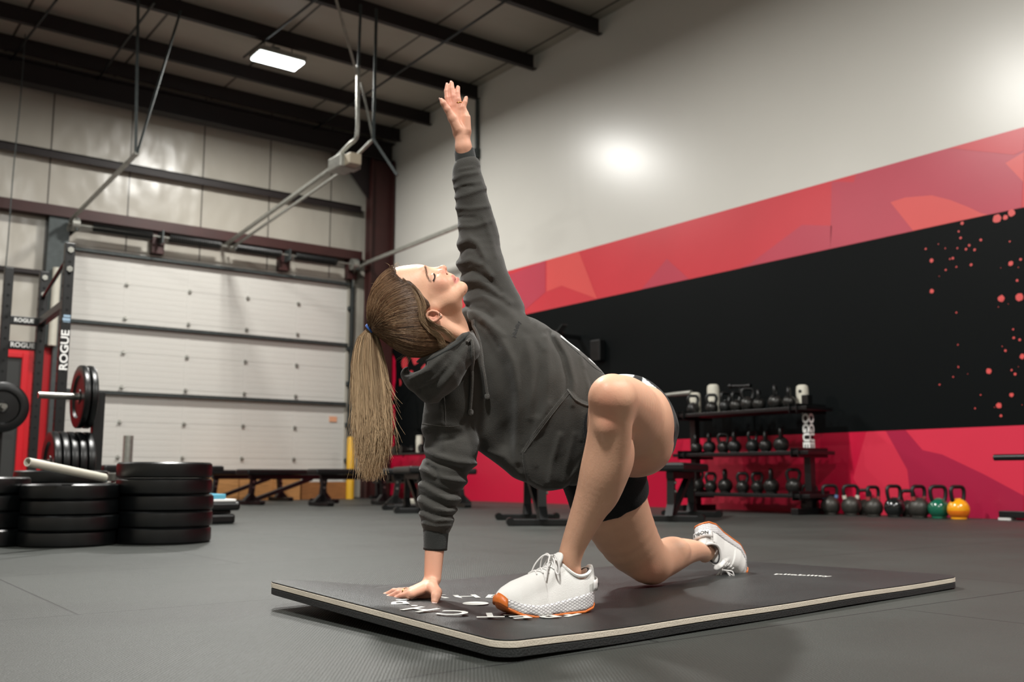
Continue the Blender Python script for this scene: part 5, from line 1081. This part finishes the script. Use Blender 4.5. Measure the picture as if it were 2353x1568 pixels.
# ---- shorts
M['shortsm'] = mat('black_short_fabric', (16, 17, 18), 0.8, bump=0.2, bscale=250, attr='Col', var=0.1, sheen=0.1, spec=0.2)
def shorts_f(p):
    d = S(p, [(1405, 985, 2.76, 110), (1436, 980, 2.76, 119)], 0.03, (F_, 1.15))
    d = smin(d, S(p, [(1450, 986, 2.66, 108), (1447, 984, 2.60, 105)], 0.02), 0.02)
    r = S(p, [(1388, 1030, 2.80, 92), (1396, 1100, 2.82, 90), (1402, 1128, 2.84, 90)], 0.02)
    r = smax(r, (p - P(1424, 1150, 2.845).astype(np.float32)) @ (P(1444, 1220, 2.87) - P(1400, 1110, 2.83)).astype(np.float32) / np.linalg.norm(P(1444, 1220, 2.87) - P(1400, 1110, 2.83)), 0.003)
    d = smin(d, r, 0.02)
    d = smin(d, S(p, [(1330, 1040, 2.80, 70), (1350, 1110, 2.82, 62), (1345, 1160, 2.82, 40)], 0.03), 0.03)
    # open leg of the front thigh
    ax = (P(1432, 945, 2.43) - P(1450, 988, 2.64)); ax = (ax / np.linalg.norm(ax)).astype(np.float32)
    d = smax(d, (p - P(1446, 982, 2.575).astype(np.float32)) @ ax, 0.003)
    q = p.astype(np.float64); d = d - 0.0016 * np.sin(q @ np.array([60., 30, 35]) + 2 * np.sin(q @ np.array([20., -34, 24])))
    return d
lo, hi = bbox([P(1290, 870, 2.6), P(1560, 870, 2.95), P(1290, 1200, 2.6), P(1560, 1200, 2.95), P(1500, 1000, 2.5)], 0.06)
sv, sf = mesh_sdf(shorts_f, lo, hi, 0.004, 1)
shorts = mesh_obj('shorts', sv, sf, M['shortsm'], None, True, person); x, y, d = topx(sv)
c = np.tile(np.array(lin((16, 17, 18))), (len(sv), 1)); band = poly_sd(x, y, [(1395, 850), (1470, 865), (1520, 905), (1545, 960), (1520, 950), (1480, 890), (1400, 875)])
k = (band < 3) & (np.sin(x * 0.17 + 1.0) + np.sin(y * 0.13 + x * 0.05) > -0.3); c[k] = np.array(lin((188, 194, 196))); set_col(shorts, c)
# ---- shoes
M['knit'] = mat('white_knit_upper', (222, 221, 218), 0.75, bump=0.15, bscale=420, var=0.03, vscale=18, sheen=0.1)
M['lace'] = mat('white_lace', (228, 226, 224), 0.8, bump=0.3, bscale=600, var=0.04, vscale=30)
M['gum'] = mat('orange_gum_rubber', (206, 108, 40), 0.45, bump=0.1, bscale=150, var=0.08, vscale=20)
M['sock'] = mat('dark_sock', (58, 58, 60), 0.9, bump=0.3, bscale=500)
m = mat('white_honeycomb_foam', (222, 220, 220), 0.6); nt = m.node_tree; L_ = nt.links.new; b_ = nt.nodes['Principled BSDF']; tc = nt.nodes['Texture Coordinate']
sp_ = nt.nodes.new('ShaderNodeAttribute'); sp_.attribute_name = 'lat'; sx_ = nt.nodes.new('ShaderNodeSeparateXYZ'); L_(sp_.outputs['Vector'], sx_.inputs[0])
def mth(op, a, b=None):
    n = nt.nodes.new('ShaderNodeMath'); n.operation = op
    for i, q in enumerate((a, b)):
        if q is None: continue
        if isinstance(q, (int, float)): n.inputs[i].default_value = q
        else: L_(q, n.inputs[i])
    return n.outputs[0]
u1 = mth('MULTIPLY', sx_.outputs[0], 230.0); v1 = mth('MULTIPLY', sx_.outputs[2], 440.0)
pr = mth('MAXIMUM', mth('ABSOLUTE', mth('SINE', mth('ADD', u1, v1))), 0.0); pr2 = mth('ABSOLUTE', mth('SINE', mth('SUBTRACT', u1, v1)))
mnn = mth('MINIMUM', pr, pr2); rp = nt.nodes.new('ShaderNodeMapRange'); L_(mnn, rp.inputs[0]); rp.inputs[1].default_value = 0.12; rp.inputs[2].default_value = 0.42; rp.inputs[3].default_value = 0; rp.inputs[4].default_value = 1
mask = mth('MULTIPLY', rp.outputs[0], 1.0)
mix = nt.nodes.new('ShaderNodeMix'); mix.data_type = 'RGBA'; L_(mask, mix.inputs[0]); mix.inputs[6].default_value = (*lin((178, 174, 178)), 1); mix.inputs[7].default_value = (*lin((226, 224, 224)), 1); L_(mix.outputs[2], b_.inputs['Base Color'])
bp = nt.nodes.new('ShaderNodeBump'); bp.inputs['Strength'].default_value = 0.9; bp.inputs['Distance'].default_value = 0.003; L_(mask, bp.inputs['Height']); L_(bp.outputs[0], b_.inputs['Normal']); M['mids'] = m
LX = np.array([0, .006, .02, .05, .10, .15, .19, .23, .255, .268, .275]); LW = np.array([0, .016, .028, .036, .034, .040, .047, .044, .031, .016, 0])
ZB = np.array([.020, .016, .008, .002, .001, .000, .000, .008, .020, .030, .036]); ZT = np.array([.052, .050, .047, .042, .034, .028, .026, .032, .042, .050, .054])
UZ = np.array([.092, .096, .099, .103, .110, .103, .091, .079, .067, .058, .052])
def shoe_sdf(kind):
    def f(p):
        x, y, z = p[:, 0], p[:, 1], p[:, 2]
        w_ = np.interp(x, LX, LW); zb, zt, uz = np.interp(x, LX, ZB), np.interp(x, LX, ZT), np.interp(x, LX, UZ)
        ex = np.maximum(-x, x - 0.275)
        ysh = y - 0.004 * np.sin(x / 0.275 * math.pi)
        if kind == 'mid':
            dy = np.abs(ysh) - w_ - 0.003 * np.clip((x - 0.0) / 0.05, 0, 1) + 0.0; dz = np.abs(z - (zb + zt) / 2) - (zt - zb) / 2
            d = smax(dy * 0.8, dz, 0.008); return np.maximum(d, ex * 0.8)
        if kind == 'out':
            dy = np.abs(ysh) - w_ - 0.0026; dz = np.abs(z - (zb - 0.0015)) - 0.0036; return np.maximum(smax(dy * 0.8, dz, 0.003), ex * .8)
        zc = zt - 0.012; h = np.maximum(uz - zc, 0.01); wu = np.maximum(w_ * (0.98 - 0.16 * np.clip((z - zt) / 0.06, 0, 1) * (x < 0.16)), 0.002)
        t = np.clip((z - zc) / h, 0, 2)
        pw = np.interp(x, [0, .1, .16, .275], [3.2, 2.7, 2.2, 2.0])
        r = ((np.abs(ysh) / wu) ** pw + t ** pw) ** (1 / pw); d = (r - 1) * np.minimum(wu, h) * 0.85
        d = smax(d, zc - z, 0.004); d = np.maximum(d, ex)
        if kind == 'upper':
            # tongue rising at the throat, ankle opening behind it
            tg = seg(p, (0.138, 0.002, 0.080), (0.104, 0.002, 0.124), 0.022, 0.018, (np.array([0.85, 0, 0.5]), 2.2)); d = smin(d, tg, 0.010)
            hl = seg(p, (0.013, 0, 0.065), (0.008, 0, 0.092), 0.020, 0.011, (np.array([1., 0, 0]), 1.7)); d = smin(d, hl, 0.012)
            cav = seg(p, (0.052, 0, 0.075), (0.062, 0, 0.17), 0.0285, 0.042); d = smax(d, -cav, 0.003)
            d = smax(d, -ell(p, (0.055, 0, 0.114), (0.036, 0.09, 0.028)), 0.010)
        return d
    return f
def local_frame(o_, xa, za):
    xa = np.array(xa, float); xa /= np.linalg.norm(xa); za = np.array(za, float); za -= xa * (za @ xa); za /= np.linalg.norm(za); return np.array(o_, float), xa, np.cross(za, xa), za
SM = {}
for kd in ('mid', 'out', 'upper'): SM[kd] = mesh_sdf(shoe_sdf(kd), (-0.02, -0.07, -0.02), (0.295, 0.07, 0.18), 0.0022, 2, True)
utree = BVHTree.FromPolygons([Vector(q) for q in SM['upper'][0]], [tuple(int(i) for i in f) for f in SM['upper'][1]])
def top_at(x, y, off=0.0015):
    h = utree.ray_cast(Vector((x, y, 0.3)), Vector((0, 0, -1)), 1); return np.array(h[0]) + np.array(h[1]) * off if h[0] is not None else np.array([x, y, 0.1])
def make_shoe(fr, bend=False, side=1, label=''):
    O, xa, ya, za = fr
    def T(v):
        v = np.array(v, float).reshape(-1, 3).copy()
        if bend:      # toes flexed where the ball of the foot meets the mat
            k = v[:, 0] > 0.19; a = np.clip((v[:, 0] - 0.175) / 0.07, 0, 1) * math.radians(26); cx_, cz_ = 0.18, 0.12
            dx, dz = v[:, 0] - cx_, v[:, 2] - cz_; kk = v[:, 0] > 0.175
            nx = cx_ + dx * np.cos(a) - dz * np.sin(a) * 0 + 0 * a; nz = v[:, 2] + np.where(kk, (v[:, 0] - 0.175) ** 2 * 2.6, 0); v[:, 2] = nz; v[:, 0] = np.where(kk, 0.175 + (v[:, 0] - 0.175) * 0.95, v[:, 0])
        return O + v[:, :1] * xa + v[:, 1:2] * ya + v[:, 2:3] * za
    u = mesh_obj('shoe', T(SM['upper'][0]), SM['upper'][1], M['knit'], None, True, person); 
    if label: u['label'] = label
    o = mesh_obj('midsole', T(SM['mid'][0]), SM['mid'][1], M['mids'], None, True, u); at = o.data.attributes.new('lat', 'FLOAT_VECTOR', 'POINT'); at.data.foreach_set('vector', SM['mid'][0].astype(np.float32).ravel())
    mesh_obj('outsole', T(SM['out'][0]), SM['out'][1], M['gum'], None, True, u)
    # toe bumper
    tb_ = MB(); K = 13; nv = 6; vs = []
    for i in range(K):
        t = -1 + 2 * i / (K - 1); a = t * 0.95; xx = 0.243 + 0.0345 * math.cos(a); yy = 0.037 * math.sin(a) + 0.003
        for j in range(nv):
            s_2 = j / (nv - 1); z0 = np.interp(xx, LX, ZB) - 0.003; z1 = 0.054 - 0.014 * abs(t) ** 2; zz = z0 + (z1 - z0) * s_2; inw = 0.004 * max(0, s_2 - 0.55) / 0.45 * 2
            vs.append((xx - inw * math.cos(a), yy - inw * math.sin(a), zz))
    fs = [(i * nv + j, (i + 1) * nv + j, (i + 1) * nv + j + 1, i * nv + j + 1) for i in range(K - 1) for j in range(nv - 1)]
    o = mesh_obj('toe_bumper', T(vs), fs, M['gum'], None, True, u); sm_ = o.modifiers.new('s', 'SOLIDIFY'); sm_.thickness = 0.0035; sm_.offset = 0
    # lacing
    rows_ = [(0.176, 0.017), (0.160, 0.018), (0.144, 0.019), (0.128, 0.020)]
    for i, (xx, ww) in enumerate(rows_):
        for s in (-1, 1):
            x2 = rows_[i + 1][0] if i + 1 < len(rows_) else xx - 0.014
            pts = [top_at(xx + (x2 - xx) * t, s * ww * (1 - 2 * t) + 0.003, 0.002) for t in np.linspace(0, 1, 7)]
            obj('lace', MB().tube(list(T(pts)), 0.0019, 6), 'lace', u, smooth=True)
    kn = top_at(0.116, 0.003, 0.006)
    obj('lace_knot', MB().lathe([(0, -.006), (.006, -.004), (.0075, 0), (.006, .004), (0, .006)], T([kn])[0], ya, 12), 'lace', u, smooth=True)
    hang = (T([(0, 0, 0)])[0] * 0 + np.array([0, 0, -1.0])); hl = np.array([hang @ xa, hang @ ya, hang @ za])
    for s in (-1, 1):
        a_ = kn; loop = [a_, a_ + np.array([0.004, s * 0.018, 0.008]), a_ + np.array([0.006, s * 0.036, 0.004]) + hl * 0.012, a_ + np.array([0.008, s * 0.040, 0]) + hl * 0.034, a_ + np.array([0.010, s * 0.030, 0]) + hl * 0.030, a_ + np.array([0.004, s * 0.014, 0.002]) + hl * 0.006, a_]
        obj('lace_loop', MB().tube(list(T(spline(loop, 5))), 0.0022, 6), 'lace', u, smooth=True)
        end = [a_, a_ + np.array([0.014, s * 0.012, 0.006]), a_ + np.array([0.030, s * 0.026, 0]) + hl * 0.014, a_ + np.array([0.040, s * 0.034, 0]) + hl * (0.042 if not bend else 0.030)]
        obj('lace_end', MB().tube(list(T(spline(end, 5))), 0.0020, 6), 'lace', u, smooth=True)
    # padded collar rim
    rim = []
    for k in range(40):
        a = 2 * math.pi * k / 40; xx = 0.056 + 0.045 * math.cos(a); yy = 0.031 * math.sin(a); zz = 0.089 + 0.026 * max(0, math.cos(a)) ** 2 + 0.009 * max(0, -math.cos(a)) ** 2 - 0.006 * math.sin(a) ** 2; rim.append((xx, yy, zz))
    obj('collar_rim', MB().tube(list(T(rim)), 0.0042, 8, closed=True), 'knit', u, smooth=True)
    obj('inner_lining', MB().tube(list(T([(q[0] * 0.9 + 0.0056, q[1] * 0.88, q[2] - 0.001) for q in rim])), 0.0030, 8, closed=True), 'sock', u, smooth=True)
    # heel tab with lettering, wrapped round the heel
    vs = []; K = 15
    for i in range(K):
        a = math.radians(-78 + 156 * i / (K - 1)); cx_, cy_ = 0.030 - 0.034 * math.cos(a), 0.0335 * math.sin(a)
        for j in range(4): zz = 0.052 + 0.026 * j / 3 - 0.006 * abs(math.sin(a)); gr = 0.0035 if j in (1, 2) else 0.002; vs.append((cx_ - gr * math.cos(a), cy_ + gr * math.sin(a), zz))
    fs = [(i * 4 + j, i * 4 + j + 1, (i + 1) * 4 + j + 1, (i + 1) * 4 + j) for i in range(K - 1) for j in range(3)]
    o = mesh_obj('heel_tab', T(vs), fs, M['nail'] if False else M['gl'], None, True, u); sm_ = o.modifiers.new('s', 'SOLIDIFY'); sm_.thickness = 0.0025; sm_.offset = 0
    v, f = text_mesh('NOBULL', 0.0175, 0.0002, 0.0004); tv = []
    for q in v:
        a = math.radians(-q[0] / 0.038 * 66 * -1 * -1); a = -q[0] / 0.037; rr = 0.0062
        tv.append((0.030 - (0.034 + rr) * math.cos(a), (0.0335 + rr) * math.sin(a), 0.0635 + q[1] - 0.005 * abs(math.sin(a))))
    mesh_obj('heel_lettering', T(tv), f, mat('black_print', (20, 24, 24), 0.5), None, False, u)
    return u
M['gl'] = mat('glossy_white_rubber', (216, 214, 212), 0.25, coat=0.3)
frF = local_frame((1.628, 1.848, MT + 0.004), (-0.277, 0.024, 0.0), (0, 0, 1))
make_shoe(frF, False, 1, 'white sneaker on the front foot, orange toe lifted off the mat')
tx = 0.62 * R_ - 0.62 * U_ + 0.48 * F_; tx /= np.linalg.norm(tx); tz = 0.05 * R_ - 0.72 * U_ - 0.65 * F_; tz -= tx * (tz @ tx); tz /= np.linalg.norm(tz)
heel0 = PZ(1697, 1304, 0.050) - 0.258 * tx - 0.030 * tz
make_shoe(local_frame(heel0, tx, tz), True, -1, 'white sneaker on the trailing foot, heel up and toes on the mat')
# ================================================================== HAIR
HAIRL = [(904, 604), (910, 622), (911, 634), (924, 642), (942, 646), (955, 657), (965, 670), (975, 683), (985, 693), (989, 703), (981, 712), (974, 722), (978, 734), (990, 742), (1012, 742), (1030, 758), (1046, 784), (1046, 808), (1000, 850), (850, 850), (800, 700), (860, 600)]
def hair_f(p):
    d = head_f(p, True) - 0.0055
    d = smin(d, EL(p, 948, 755, HD, 62, 56, 0.066, 0.1), 0.02)
    d = smin(d, S(p, [(960, 775, HD - 0.01, 46), (1000, 785, HD - 0.005, 32), (1032, 792, HD, 18)], 0.02), 0.02)
    d = smin(d, S(p, [(905, 715, HD, 52), (880, 735, HD, 30), (866, 745, HD, 15), (857, 751, HD, 9)], 0.02), 0.03)
    x, y, dd = topx(p.astype(np.float64)); sd = poly_sd(x, y, HAIRL) * HD / FPX
    return smax(d, sd, 0.004)
lo, hi = bbox([P(840, 600, HD), P(1060, 860, HD), P(840, 860, HD), P(1060, 600, HD)], 0.02); lo -= np.abs(F_) * 0.09; hi += np.abs(F_) * 0.09
av, af = mesh_sdf(hair_f, lo, hi, 0.0025, 2)
def hair_mat(name, dark, light, scale):
    m = bpy.data.materials.new(name); m.use_nodes = True; nt = m.node_tree; b = nt.nodes['Principled BSDF']; b.inputs['Roughness'].default_value = 0.5; b.inputs['Specular IOR Level'].default_value = 0.3
    a = nt.nodes.new('ShaderNodeAttribute'); a.attribute_name = 'Col'; nt.links.new(a.outputs['Color'], b.inputs['Base Color'])
    return m
M['hair'] = hair_mat('brown_hair', 0, 0, 0)
hair = mesh_obj('hair', av, af, M['hair'], None, True, person); x, y, d = topx(av)
ang = np.arctan2(y - 752, x - 853); st = np.sin(ang * 61) * 0.5 + np.sin(ang * 143 + 1) * 0.3 + np.sin(ang * 233 + 2) * 0.2
DK, MD, LT = np.array(lin((52, 36, 26))), np.array(lin((116, 86, 60))), np.array(lin((222, 192, 154)))
w_ = np.clip(0.35 + 0.4 * st, 0, 1)[:, None]; set_col(hair, DK * 0.8 * (1 - w_) + MD * w_ * 0.5)
atree = BVHTree.FromPolygons([Vector(q) for q in av], [tuple(int(i) for i in f) for f in af])
SV, SF, SCc = [], [], []; cnt_ = 0
def strand(pts, r, col0, col1, tip=0.4, n=3):
    global cnt_
    K = len(pts); pts = np.array(pts); t = np.gradient(pts, axis=0); t /= np.linalg.norm(t, axis=1)[:, None] + 1e-9
    u = np.cross(t, np.tile(F_ * 0.9 + R_ * 0.3, (K, 1))); u /= np.linalg.norm(u, axis=1)[:, None] + 1e-9; w2 = np.cross(t, u)
    rr = r * np.interp(np.linspace(0, 1, K), [0, 0.15, 0.75, 1], [0.25, 1, 1, tip])
    for k in range(n):
        a = 2 * math.pi * k / n; SV.append(pts + rr[:, None] * (math.cos(a) * u + math.sin(a) * w2))
    base_ = cnt_
    for k in range(n):
        k2 = (k + 1) % n
        for i in range(K - 1): SF.append((base_ + k * K + i, base_ + k2 * K + i, base_ + k2 * K + i + 1, base_ + k * K + i + 1))
    s_2 = np.linspace(0, 1, K)[:, None]; c_ = np.array(col0) * (1 - s_2) + np.array(col1) * s_2; SCc.extend([c_] * n); cnt_ += n * K
def pick(a, b, lo_=0.0, hi_=1.0): t = random.uniform(lo_, hi_); return a * (1 - t) + b * t
TIE = np.array([856.0, 752.0])
edge = spline([(911, 616, 0), (917, 632, 0), (929, 641, 0), (943, 648, 0), (956, 659, 0), (966, 671, 0), (975, 684, 0), (985, 695, 0), (986, 706, 0), (978, 716, 0), (976, 728, 0), (988, 742, 0), (1010, 746, 0), (1028, 765, 0), (1042, 790, 0), (1020, 800, 0), (990, 812, 0)], 12)
inner = lambda: (random.uniform(870, 1000), random.uniform(620, 815))
def hstrand(x0, y0, far=False, rad=0.0007, lift=0.0012):
    t0 = np.array([x0, y0]); v = TIE - t0; L = np.linalg.norm(v); nrm = np.array([-v[1], v[0]]) / L
    bow = random.uniform(-3, 3) + L * float(np.interp(y0, [612, 650, 700, 750, 815], [0.30, 0.20, 0.10, 0.0, -0.13])); t_end = TIE + np.array([random.uniform(-3, 5), random.uniform(-8, 8)]); v = t_end - t0
    out = []
    for t in np.linspace(0, 1, 14):
        q = t0 + v * t + nrm * bow * math.sin(math.pi * t)
        rdir = ray(q[0], q[1]); o_ = Vector(C_); dr = Vector(rdir).normalized()
        if far: o_ = Vector(C_ + rdir * 3.2); dr = -dr
        h = atree.ray_cast(o_, dr, 10)
        if h[0] is None:
            if out: break
            continue
        out.append(np.array(h[0]) + np.array(h[1]) * (lift * math.sin(math.pi * min(t * 1.2, 1)) + 0.0002))
    if len(out) > 5:
        a = pick(DK, MD, 0.1, 1.1); b = pick(MD, LT, -0.6, 0.75) if random.random() < 0.55 else pick(DK, MD, 0.2, 1)
        strand(out, rad, np.clip(a, 0.004, 1), np.clip(b, 0.004, 1))
for i in range(1300):
    q = edge[random.randrange(len(edge))]; hstrand(q[0] + random.uniform(-5, 2.5), q[1] + random.uniform(-2, 2), rad=random.uniform(0.0004, 0.0008), lift=random.uniform(0.0002, 0.0022))
for i in range(1000):
    a, b = inner(); hstrand(a, b, rad=random.uniform(0.0004, 0.0008), lift=random.uniform(0.0002, 0.0018))
for i in range(500):
    a, b = inner() if i % 2 else edge[random.randrange(len(edge))][:2]; hstrand(a, b, far=True, rad=0.0009, lift=0.001)
def arcstrand(t0, t1, dd):
    out = []
    for t in np.linspace(0, 1, 15):
        th = math.radians(t0 + (t1 - t0) * t); q = dd * math.sqrt(max(0, 1 - t ** 2.5)); c_ = P(932, 705, HD + q); o_ = P(932 + 170 * math.cos(th), 705 - 170 * math.sin(th), HD + q)
        h = atree.ray_cast(Vector(o_), Vector(c_ - o_).normalized(), 0.4)
        if h[0] is None: continue
        out.append(np.array(h[0]) + np.array(h[1]) * random.uniform(0.0003, 0.0016))
    if len(out) > 6: strand(out, random.uniform(0.0005, 0.0009), pick(DK, MD, 0.2, 1.1), pick(MD, LT, -0.4, 0.6) * 1.0 if random.random() < 0.5 else pick(DK, MD, 0.3, 1))
for i in range(700): arcstrand(random.choice([random.uniform(99, 108), random.uniform(100, 160)]), 211 + random.uniform(-4, 4), random.uniform(-0.07, 0.07))
for i in range(450): arcstrand(random.uniform(255, 325), 214 + random.uniform(-4, 5), random.uniform(-0.07, 0.07))
# loose locks behind the ear and at the nape
def lock(pts, n, spread, r=0.0004, off=0.003, cols=(DK, LT)):
    for i in range(n):
        ox_, oy_ = random.gauss(0, spread), random.gauss(0, spread); ph = random.uniform(0, 6); q = spline([(a + ox_ * (0.4 + k / len(pts)) + 0.8 * math.sin(ph + k), b + oy_ * (0.4 + k / len(pts)) + 0.8 * math.cos(ph + 1.3 * k), 0) for k, (a, b) in enumerate(pts)], 6)
        out = []; dl = HD - 0.072
        for c in q:
            h = [t_.ray_cast(Vector(C_), Vector(ray(c[0], c[1])).normalized(), 10)[0] for t_ in (atree, hb)]; ds = [DEP(np.array(z_)) for z_ in h if z_ is not None]
            if ds: dl = 0.6 * dl + 0.4 * (min(ds) - off * random.uniform(0.4, 1.2))
            out.append(P(c[0], c[1], dl))
        strand(out, r * random.uniform(0.7, 1.2), pick(DK, MD, 0.3, 1), pick(cols[0], cols[1], 0.25, 0.95), 0.25)
lock([(948, 656), (966, 676), (976, 702), (978, 730), (1000, 750), (1026, 764), (1043, 782), (1044, 794)], 60, 2.6)
lock([(925, 640), (950, 668), (964, 700), (970, 735), (988, 757), (1010, 774), (1020, 800)], 60, 3.4)
lock([(968, 735), (985, 758), (1005, 775), (1020, 795), (1022, 808)], 30, 3.0)
for i in range(70):      # fly-away hair around the crown and nape
    k = random.random()
    if k < 0.4: a = np.array([random.uniform(895, 922), random.uniform(610, 622)]); v = np.array([random.uniform(-14, 12), random.uniform(-16, -3)])
    elif k < 0.7: a = np.array([random.uniform(856, 866), random.uniform(650, 740)]); v = np.array([random.uniform(-12, -3), random.uniform(-8, 20)])
    else: a = np.array([random.uniform(925, 950), random.uniform(808, 818)]); v = np.array([random.uniform(-26, 0), random.uniform(6, 26)])
    od = random.uniform(-0.03, 0.03); strand([P(a[0] + v[0] * t + 3 * math.sin(3 * t), a[1] + v[1] * t + 4 * t * t, HD + od) for t in np.linspace(0, 1, 7)], 0.00022, MD, LT, 0.3)
hs_ = mesh_obj('hair_strands', np.concatenate(SV), SF, M['hair'], None, True, hair); set_col(hs_, np.concatenate(SCc))
# ponytail
SV, SF, SCc = [], [], []; cnt_ = 0
LB = [(752, 846), (775, 822), (800, 814), (840, 808), (900, 810), (960, 812), (1000, 814), (1050, 818), (1105, 822)]; RB = [(752, 858), (775, 870), (800, 876), (840, 884), (900, 893), (960, 898), (1000, 897), (1050, 886), (1105, 864)]
for i in range(1500):
    u = min(max(random.betavariate(1.15, 1.15), 0), 1); w2 = random.uniform(-1, 1); yend = random.choice([random.uniform(1000, 1110), random.uniform(960, 1060), random.uniform(1050, 1108)])
    if abs(u - 0.5) > 0.42: yend = random.uniform(900, 1060)
    wob = random.uniform(-7, 7); ph = random.uniform(0, 6); curl = random.uniform(-10, 16) * (1.6 if random.random() < 0.15 else 0.7); pts = []
    for yy in np.linspace(756, yend, 18):
        t = (yy - 756) / (yend - 756); l = np.interp(yy, *zip(*LB)); r = np.interp(yy, *zip(*RB)); uu = u + 0.10 * math.sin(ph + 3.2 * t) * t
        xx = l + (r - l) * uu + wob * t * math.sin(2.5 * t + ph) + curl * max(0, t - 0.62) ** 2 * 11; hw = 0.5 * (r - l) * HD / FPX * 0.62
        pts.append(P(xx, yy, HD + w2 * hw * math.sqrt(max(0.05, 1 - (2 * uu - 1) ** 2 if abs(2 * uu - 1) < 1 else 0.05))))
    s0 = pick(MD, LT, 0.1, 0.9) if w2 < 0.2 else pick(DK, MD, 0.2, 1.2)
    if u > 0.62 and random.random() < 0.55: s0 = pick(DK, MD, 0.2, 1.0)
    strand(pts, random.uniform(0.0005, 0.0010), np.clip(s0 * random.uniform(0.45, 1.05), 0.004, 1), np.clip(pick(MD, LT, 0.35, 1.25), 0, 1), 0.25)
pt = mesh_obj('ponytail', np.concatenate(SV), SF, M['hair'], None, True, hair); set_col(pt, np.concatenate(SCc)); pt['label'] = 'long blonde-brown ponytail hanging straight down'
M['tie'] = mat('blue_hair_tie', (38, 84, 160), 0.75, bump=0.5, bscale=500, sheen=0.3)
tb_ = MB(); ax = (P(838, 772, HD) - P(872, 742, HD)); ax /= np.linalg.norm(ax); u_ = np.cross(ax, F_); u_ /= np.linalg.norm(u_); v_2 = np.cross(ax, u_); c0 = P(855, 752, HD)
for k, (o_, tl) in enumerate(((-0.0085, 0.1), (-0.005, -0.15), (-0.0015, 0.2), (0.002, -0.1), (0.0055, 0.12), (0.009, 0.0))):
    tb_.tube([c0 + ax * (o_ + 0.003 * tl * 10 * math.sin(t) * 0.35) + 0.0135 * (math.cos(t) * u_ + math.sin(t) * v_2) for t in np.linspace(0, 2 * math.pi, 25)[:-1]], 0.0024, 7, closed=True)
obj('hair_tie', tb_, 'tie', hair, smooth=True)
